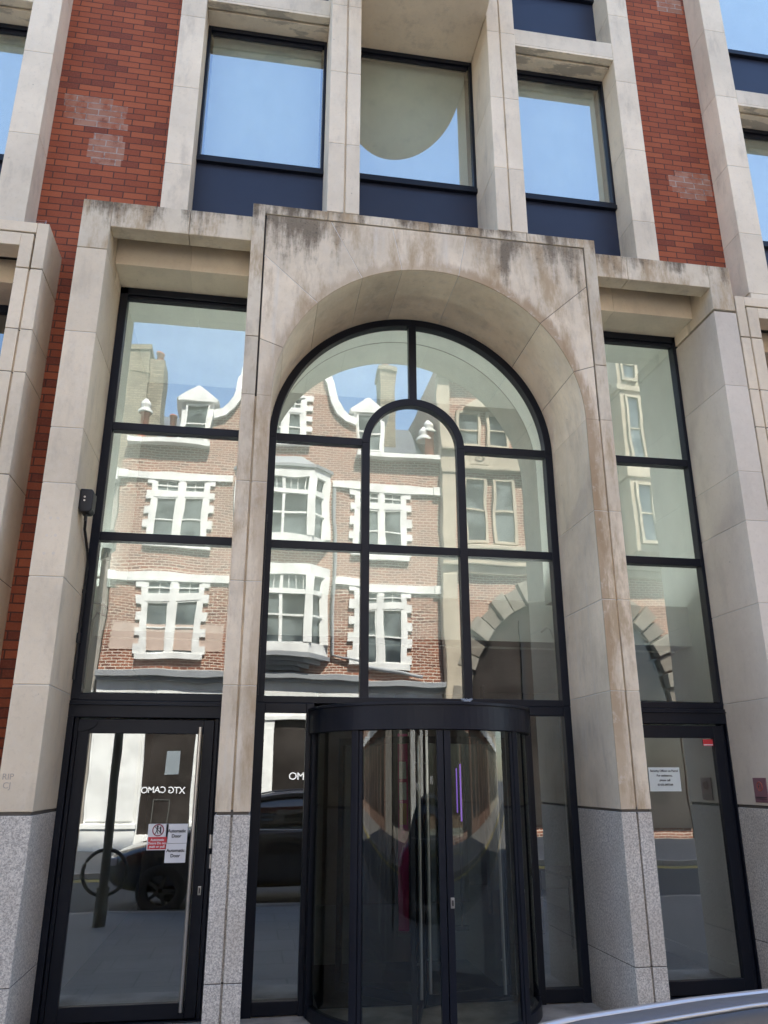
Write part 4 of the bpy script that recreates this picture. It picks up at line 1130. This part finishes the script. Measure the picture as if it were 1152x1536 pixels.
# --- stone fronted building to its right (in the picture)
D = empty('stone_arched_building', (10, FY - 4, 0)); tag(D, 'cream stone and brick building with a wide striped arch, pedimented windows and a carved frieze', 'building')
w = MB(); w.box(5.64, 15.5, FY - 9, FY + .1, 0, 15.0); w.build('wall', M['brick_opp'], D)
w = MB()
Y1 = FY + .1
for z0, z1, d in ((8.1, 8.45, .35), (8.45, 8.6, .5), (7.85, 8.1, .2), (11.15, 11.3, .3), (11.3, 11.95, .22), (11.95, 12.1, .4), (14.6, 15.0, .4)):
    w.box(5.62, 15.5, Y1, Y1 + d, z0, z1)
for x in (5.64, 8.45, 11.15, 13.7): w.box(x, x + .45, Y1, Y1 + .25, 8.6, 11.15); w.box(x, x + .45, Y1, Y1 + .22, 12.1, 14.6)
w.box(5.62, 6.1, Y1, Y1 + .3, 0, 7.85)
# bay of stone at the far right
w.box(11.9, 13.6, Y1, Y1 + .9, 8.6, 11.1); w.box(11.8, 13.7, Y1, Y1 + 1.0, 11.1, 11.5); w.box(11.9, 13.6, Y1, Y1 + .9, 11.5, 16.2); w.box(11.8, 13.7, Y1, Y1 + 1.0, 14.4, 14.65); w.box(11.8, 13.7, Y1, Y1 + 1.0, 16.2, 16.5)
# pediments
for cx in (7.35, 10.0): w.prism([(cx - .8, 13.55), (cx + .8, 13.55), (cx, 14.1)], 'y', Y1, Y1 + .3)
w.build('stone_dressing', M['cream_stone'], D, bevel=.03, split=True)
w = MB()
for k in range(22):
    a0_ = PI * k / 22 + .01; a1_ = PI * (k + 1) / 22 - .01; cx, cz = 9.75, 3.9
    r0, r1 = 3.25, 3.85 + (.12 if k % 2 else 0)
    w.prism([(cx + r * math.cos(a), cz + r * math.sin(a)) for r, a in ((r0, a0_), (r1, a0_), (r1, a1_), (r0, a1_))], 'y', Y1, Y1 + (.32 if k % 2 else .22), k % 2)
w.build('striped_arch', [plain('brown_band', (.17, .145, .115), .8, var=.2), plain('buff_band', (.23, .205, .165), .8, var=.2)], D, bevel=.01)
w = MB(); w.prism([(9.75 + 3.26 * math.cos(PI * k / 30), 3.9 + 3.26 * math.sin(PI * k / 30)) for k in range(31)] + [(6.49, .3), (13.01, .3)], 'y', Y1, Y1 + .06); w.build('shop_window', M['shop_glass'], D, split=True)
w = MB(); w.box(13.05, 15.4, Y1, Y1 + .07, 0, 3.1); w.build('shop_window', M['shop_glass'], D)
w = MB(); 
for x in (8.2, 9.75, 11.3): w.box(x - .06, x + .06, Y1 + .06, Y1 + .16, .3, 6.4)
w.box(6.8, 12.7, Y1 + .06, Y1 + .18, 3.7, 3.95); w.build('shop_mullion', M['black'], D, split=True)
def dsash(x0, x1, z0, z1, y): 
    e = MB(); frame_rect(e, x0, x1, z0, z1, y + .03, .10, .2); e.box(x0, x1, y, y + .1, (z0 + z1) / 2 - .03, (z0 + z1) / 2 + .03)
    o = e.build('window', M['cream_stone'], D, bevel=.01); q = MB(); q.box(x0 + .1, x1 - .1, y - .02, y + .04, z0 + .1, z1 - .1); q.build('pane', M['old_pane'], o)
for x0 in (6.35, 7.35, 9.2, 10.15): dsash(x0, x0 + .8, 8.75, 10.95, Y1); dsash(x0, x0 + .8, 12.2, 13.5, Y1)
for x0, x1 in ((12.05, 12.7), (12.8, 13.45)):
    for z0, z1 in ((8.8, 10.9), (11.7, 14.2), (14.8, 16.0)): dsash(x0, x1, z0, z1, Y1 + .9)
w = MB()
for cx in (6.9, 9.75):
    w.box(cx - .3, cx + .3, Y1 + .22, Y1 + .25, 11.35, 11.9)
    for k in range(9):
        a_ = k * .7; rr_ = .05 + .018 * k
        w.tube([(cx + rr_ * math.cos(a_ + j * .6), Y1 + .26, 11.62 + rr_ * .8 * math.sin(a_ + j * .6)) for j in range(6)], .015, 5)
w.build('carved_panel', M['cream_stone'], D, split=True)
# --- building to its left
Cb = empty('rendered_corner_building', (-9, FY - 4, 0)); tag(Cb, 'pale rendered building left of the gabled house', 'building')
w = MB(); w.box(-15, -4.33, FY - 9, FY, 0, 10.5); w.build('wall', plain('grey_render', (.30, .27, .23), .9, var=.15), Cb)
w = MB(); w.box(-15.1, -4.34, FY, FY + .3, 10.3, 10.7); w.box(-15, -4.34, FY, FY + .2, 3.6, 4.0); w.build('cornice', M['white_paint'], Cb, split=True)
w = MB(); w.prism([(FY, 10.5), (FY - 4.5, 12.2), (FY - 9, 10.5)], 'x', -15, -4.4); w.build('roof', M['slate'], Cb)
for x0 in (-6.4, -8.4, -10.4, -12.4):
    for z0 in (4.8, 7.6):
        e = MB(); frame_rect(e, x0, x0 + 1.0, z0, z0 + 1.9, FY + .03, .08, .1); e.box(x0, x0 + 1, FY, FY + .06, z0 + .93, z0 + .97); o = e.build('window', M['white_paint'], Cb)
        q = MB(); q.box(x0 + .08, x0 + .92, FY - .02, FY + .02, z0 + .08, z0 + 1.82); q.build('pane', M['old_pane'], o)
w = MB(); 
for x0 in (-7.2, -11): w.box(x0, x0 + 2.6, FY, FY + .05, .4, 3.3)
w.build('shop_window', M['shop_glass'], Cb, split=True)

M['brick_dark'] = plain('sooty_brick', (.20, .12, .085), .9, var=.25, nscale=2)
for (xa, xb, hh, mt, lab) in ((-29, -15.05, 12.5, 'brick_dark', 'sooty brick terrace next beyond the pale rendered building'), (-60, -29.05, 14.5, 'brick_opp', 'red brick terrace at the far left end of the street'),
                              (15.6, 33, 13.5, 'brick_dark', 'sooty brick terrace beyond the stone arched building'), (33.05, 60, 15, 'cream_stone', 'cream stone terrace at the far right end of the street')):
    T_ = empty('street_terrace', ((xa + xb) / 2, FY - 4, 0)); tag(T_, lab, 'building')
    w = MB(); w.box(xa, xb, FY - 9, FY, 0, hh); w.build('wall', M[mt], T_)
    w = MB(); w.box(xa, xb, FY, FY + .3, 3.5, 3.9); w.box(xa, xb, FY, FY + .35, hh - .4, hh + .2); w.build('cornice', M['white_paint'] if mt != 'brick_dark' else M['lead'], T_, split=True)
    x = xa + .8
    while x + 1.2 < xb:
        w = MB(); w.box(x, x + 1.9, FY, FY + .05, .5, 3.2); w.build('shop_window', M['shop_glass'], T_)
        for z0 in (4.6, 7.7, 10.3):
            if z0 + 1.9 > hh - .4: continue
            e = MB(); frame_rect(e, x + .4, x + 1.5, z0, z0 + 1.8, FY + .03, .09, .1); e.box(x + .4, x + 1.5, FY, FY + .06, z0 + .88, z0 + .93); o = e.build('window', M['white_paint'], T_)
            q = MB(); q.box(x + .49, x + 1.41, FY - .02, FY + .02, z0 + .09, z0 + 1.71); q.build('pane', M['old_pane'], o)
        x += 2.6

# ------------------------------------------------------------------ street furniture: post with cycle ring
P = empty('sign_post', (-1.74, -4.45, 0)); tag(P, 'dark round post with a cycle ring on the pavement near the kerb', 'post')
f = MB(); f.tube([(-1.74, -4.45, 0), (-1.74, -4.45, 2.75)], .055, 18); f.tube([(-1.74, -4.45, 0), (-1.74, -4.45, .45)], .075, 18); f.build('pole', plain('dark_brown_paint', (.05, .045, .035), .5), P)
f = MB(); f.tube([(-1.74 + .27 * math.cos(2 * PI * k / 36), -4.45, .62 + .27 * math.sin(2 * PI * k / 36)) for k in range(36)], .024, 10, closed=True); f.build('cycle_ring', M['black'], P)

# ------------------------------------------------------------------ the parked car at the kerb
V = empty('parked_car', (.6, -6.65, -.1)); tag(V, 'black parked estate car with silver roof trim and glass roof, at the kerb', 'car')
def car_paint(name, col, rough=.22):
    m = plain(name, col, rough, var=.02, coat=1.0); return m
M['car'] = car_paint('black_car_paint', (.012, .013, .018))
M['chrome'] = plain('satin_silver_trim', (.50, .49, .48), .40, .8, var=.02)
M['roof_grey'] = plain('silver_grey_roof', (.13, .13, .135), .5, .2, var=.03)
M['car_glass'] = plain('tinted_roof_glass', (.010, .011, .012), .03, var=.1, spec=.9)
M['tyre'] = plain('tyre_rubber', (.02, .02, .02), .85)
cy0, hw_ = -6.62, .92
def loft(secs, mb, mi=0, ends=True):
    n = len(secs[0]); vs = [q for s_ in secs for q in s_]; fs = []
    for i in range(len(secs) - 1):
        for k in range(n): fs.append((i * n + k, (i + 1) * n + k, (i + 1) * n + (k + 1) % n, i * n + (k + 1) % n))
    mb.idx(vs, fs, mi, True)
    if ends: mb.face(secs[0], mi); mb.face(secs[-1][::-1], mi)
# lower body stations: x, half width, bottom, waist z, top z
st = [(-1.98, .55, .38, .55, .60), (-1.90, .74, .26, .60, .70), (-1.6, .88, .18, .66, .80), (-1.0, .92, .16, .72, .90), (-.35, .93, .16, .78, .98), (.4, .93, .16, .80, 1.0), (1.4, .93, .16, .82, 1.02), (2.2, .92, .18, .84, 1.03), (2.75, .86, .28, .84, 1.0), (2.86, .74, .40, .82, .93)]
secs = []
for x, h, b_, wz, tz in st:
    half = [(0, b_), (h * .85, b_), (h * .98, b_ + .10), (h, wz), (h * .97, tz - .06), (h * .90, tz), (h * .5, tz + .03), (0, tz + .035)]
    ring_ = [(x, cy0 + p_[0], p_[1]) for p_ in half] + [(x, cy0 - p_[0], p_[1]) for p_ in half[1:-1][::-1]]
    secs.append(ring_)
f = MB(); loft(secs, f); body = f.build('body', M['car'], V); sm = body.modifiers.new('Subsurf', 'SUBSURF'); sm.levels = sm.render_levels = 1
# glasshouse: side profile (x, z, half width)
ROOF = [(-0.86, 0.970, .84), (-0.58, 1.120, .80), (-0.28, 1.275, .755), (0.04, 1.384, .715), (0.41, 1.452, .69), (0.57, 1.468, .685), (0.72, 1.476, .685), (1.12, 1.489, .68), (1.62, 1.484, .67), (2.02, 1.429, .66), (2.37, 1.319, .67), (2.62, 1.120, .72), (2.74, 0.980, .76)]
f = MB(); secs = []
for x, z, h in ROOF:
    zb_ = .96; zz = max(z, zb_ + .01)
    secs.append([(x, cy0 + .84, zb_), (x, cy0 + h, zz - .02), (x, cy0 + h * .6, zz + .012), (x, cy0, zz + .02), (x, cy0 - h * .6, zz + .012), (x, cy0 - h, zz - .02), (x, cy0 - .84, zb_)])
n = 7; vs = [q for s_ in secs for q in s_]; fs = []
for i in range(len(secs) - 1):
    for k in range(n - 1): fs.append((i * n + k, (i + 1) * n + k, (i + 1) * n + k + 1, i * n + k + 1))
f.idx(vs, fs, 0, True); f.face(secs[0], 0); f.face(secs[-1][::-1], 0)
f.build('glasshouse', M['car_glass'], V)
# grey cant rails and silver trim along each roof edge
for sg_ in (-1, 1):
    f = MB(); secs = []
    for x, z, h in ROOF:
        y = cy0 + sg_ * h
        secs.append([(x, y + sg_ * .012, z - .055), (x, y + sg_ * .016, z - .01), (x, y - sg_ * .03, z + .012), (x, y - sg_ * .12, z + .026), (x, y - sg_ * .12, z - .03)])
    loft(secs, f); f.build('roof_rail', M['roof_grey'], V)
    f = MB(); f.tube([(x, cy0 + sg_ * (h + .016), z - .003) for x, z, h in ROOF], .007, 8); f.build('roof_trim', M['chrome'], V)
    f = MB(); f.tube([(x, cy0 + sg_ * (h - .128), z + .028) for x, z, h in ROOF[2:-2]], .0028, 6); f.build('glass_trim', M['chrome'], V)
    f = MB(); f.box(.05, .13, cy0 + sg_ * .86, cy0 + sg_ * .70, .98, 1.30) if False else f.prism([(.95, .98), (1.04, .98), (1.04, 1.43), (.97, 1.43)], 'y', cy0 + sg_ * .60, cy0 + sg_ * .80 if False else cy0 + sg_ * .71)
    f.build('door_pillar', M['car'], V)
    f = MB(); f.tube([(x, cy0 + sg_ * .862, .975) for x in (-.5, .5, 1.5, 2.6)], .012, 8); f.build('waist_trim', M['chrome'], V)
    mr = MB(); mr.lathe([(.001, 1.0), (.09, 1.02), (.11, 1.08), (.09, 1.14), (.001, 1.16)], -.12, cy0 + sg_ * 1.02, 14); mr.tube([(-.1, cy0 + sg_ * .85, 1.0), (-.12, cy0 + sg_ * 1.0, 1.06)], .025, 8); mr.build('wing_mirror', M['car'], V)
    for wx in (-1.15, 1.95):
        tyr = MB(); 
        ring_ = []
        prof = [(.33, -.11), (.345, -.07), (.345, .07), (.33, .11), (.20, .11), (.20, -.11)]
        vs = []; fs = []; N = 36
        for k in range(N):
            a_ = 2 * PI * k / N
            for r_, d_ in prof: vs.append((wx + r_ * math.cos(a_), cy0 + sg_ * .80 + d_, .245 + r_ * math.sin(a_)))
        for k in range(N):
            for j in range(6): fs.append((k * 6 + j, k * 6 + (j + 1) % 6, ((k + 1) % N) * 6 + (j + 1) % 6, ((k + 1) % N) * 6 + j))
        tyr.idx(vs, fs, 0, True)
        wh = tyr.build('wheel', M['tyre'], V)
        rm = MB()
        yo = cy0 + sg_ * .895
        for k in range(5):
            a_ = 2 * PI * k / 5; c_, s_ = math.cos(a_), math.sin(a_)
            rm.prism([(wx + c_ * .03 - s_ * .03, .245 + s_ * .03 + c_ * .03), (wx + c_ * .205 - s_ * .018, .245 + s_ * .205 + c_ * .018), (wx + c_ * .205 + s_ * .018, .245 + s_ * .205 - c_ * .018), (wx + c_ * .03 + s_ * .03, .245 + s_ * .03 - c_ * .03)], 'y', yo - .02, yo + .01)
        rm.build('rim', M['tyre'], wh)
f = MB()
for sg_ in (-1, 1): f.box(-1.93, -1.80, cy0 + sg_ * .55, cy0 + sg_ * .80, .56, .68)
f.build('headlight', plain('headlight_lens', (.5, .52, .55), .08), V, bevel=.03, split=True)
f = MB()
for sg_ in (-1, 1): f.box(2.74, 2.86, cy0 + sg_ * .55, cy0 + sg_ * .82, .80, .95)
f.build('tail_light', plain('red_lens', (.35, .01, .01), .1), V, bevel=.03, split=True)

# ------------------------------------------------------------------ camera, light, world
cam = bpy.data.cameras.new('camera'); co = bpy.data.objects.new('camera', cam); COL.objects.link(co)
co.location = CAM; co.rotation_euler = (PI / 2 + PITCH, 0, -YAW)
cam.sensor_width = 36; cam.lens = FPX / 1536 * 36; cam.clip_start = .05; cam.clip_end = 2000
S.camera = co
SUN_EL, SUN_AZ = R(57), R(12)     # azimuth from +y (behind the building), towards +x
sun = bpy.data.lights.new('sun', 'SUN'); so = bpy.data.objects.new('sun', sun); COL.objects.link(so)
sun.energy = 4.0; sun.angle = R(.5); sun.color = (1, .95, .88)
d = Vector((math.sin(SUN_AZ) * math.cos(SUN_EL), math.cos(SUN_AZ) * math.cos(SUN_EL), math.sin(SUN_EL)))
so.rotation_euler = (-d).to_track_quat('-Z', 'Y').to_euler()
so.location = (0, 0, 30)
wd = bpy.data.worlds.new('World'); S.world = wd; wd.use_nodes = True
nt = wd.node_tree; bg = nt.nodes['Background']
sky = nt.nodes.new('ShaderNodeTexSky'); sky.sky_type = 'NISHITA'; sky.sun_disc = False
sky.sun_elevation = SUN_EL; sky.sun_rotation = SUN_AZ; sky.air_density = 1.0; sky.dust_density = .6; sky.ozone_density = 1.5
nt.links.new(sky.outputs[0], bg.inputs[0]); bg.inputs[1].default_value = .13
S.view_settings.view_transform = 'Standard'; S.view_settings.look = 'None'; S.view_settings.exposure = 2.30; S.view_settings.gamma = 1
S.cycles.use_denoising = True
S.cycles.max_bounces = 10; S.cycles.transparent_max_bounces = 16; S.cycles.glossy_bounces = 5; S.cycles.diffuse_bounces = 4
S.cycles.sample_clamp_indirect = 6
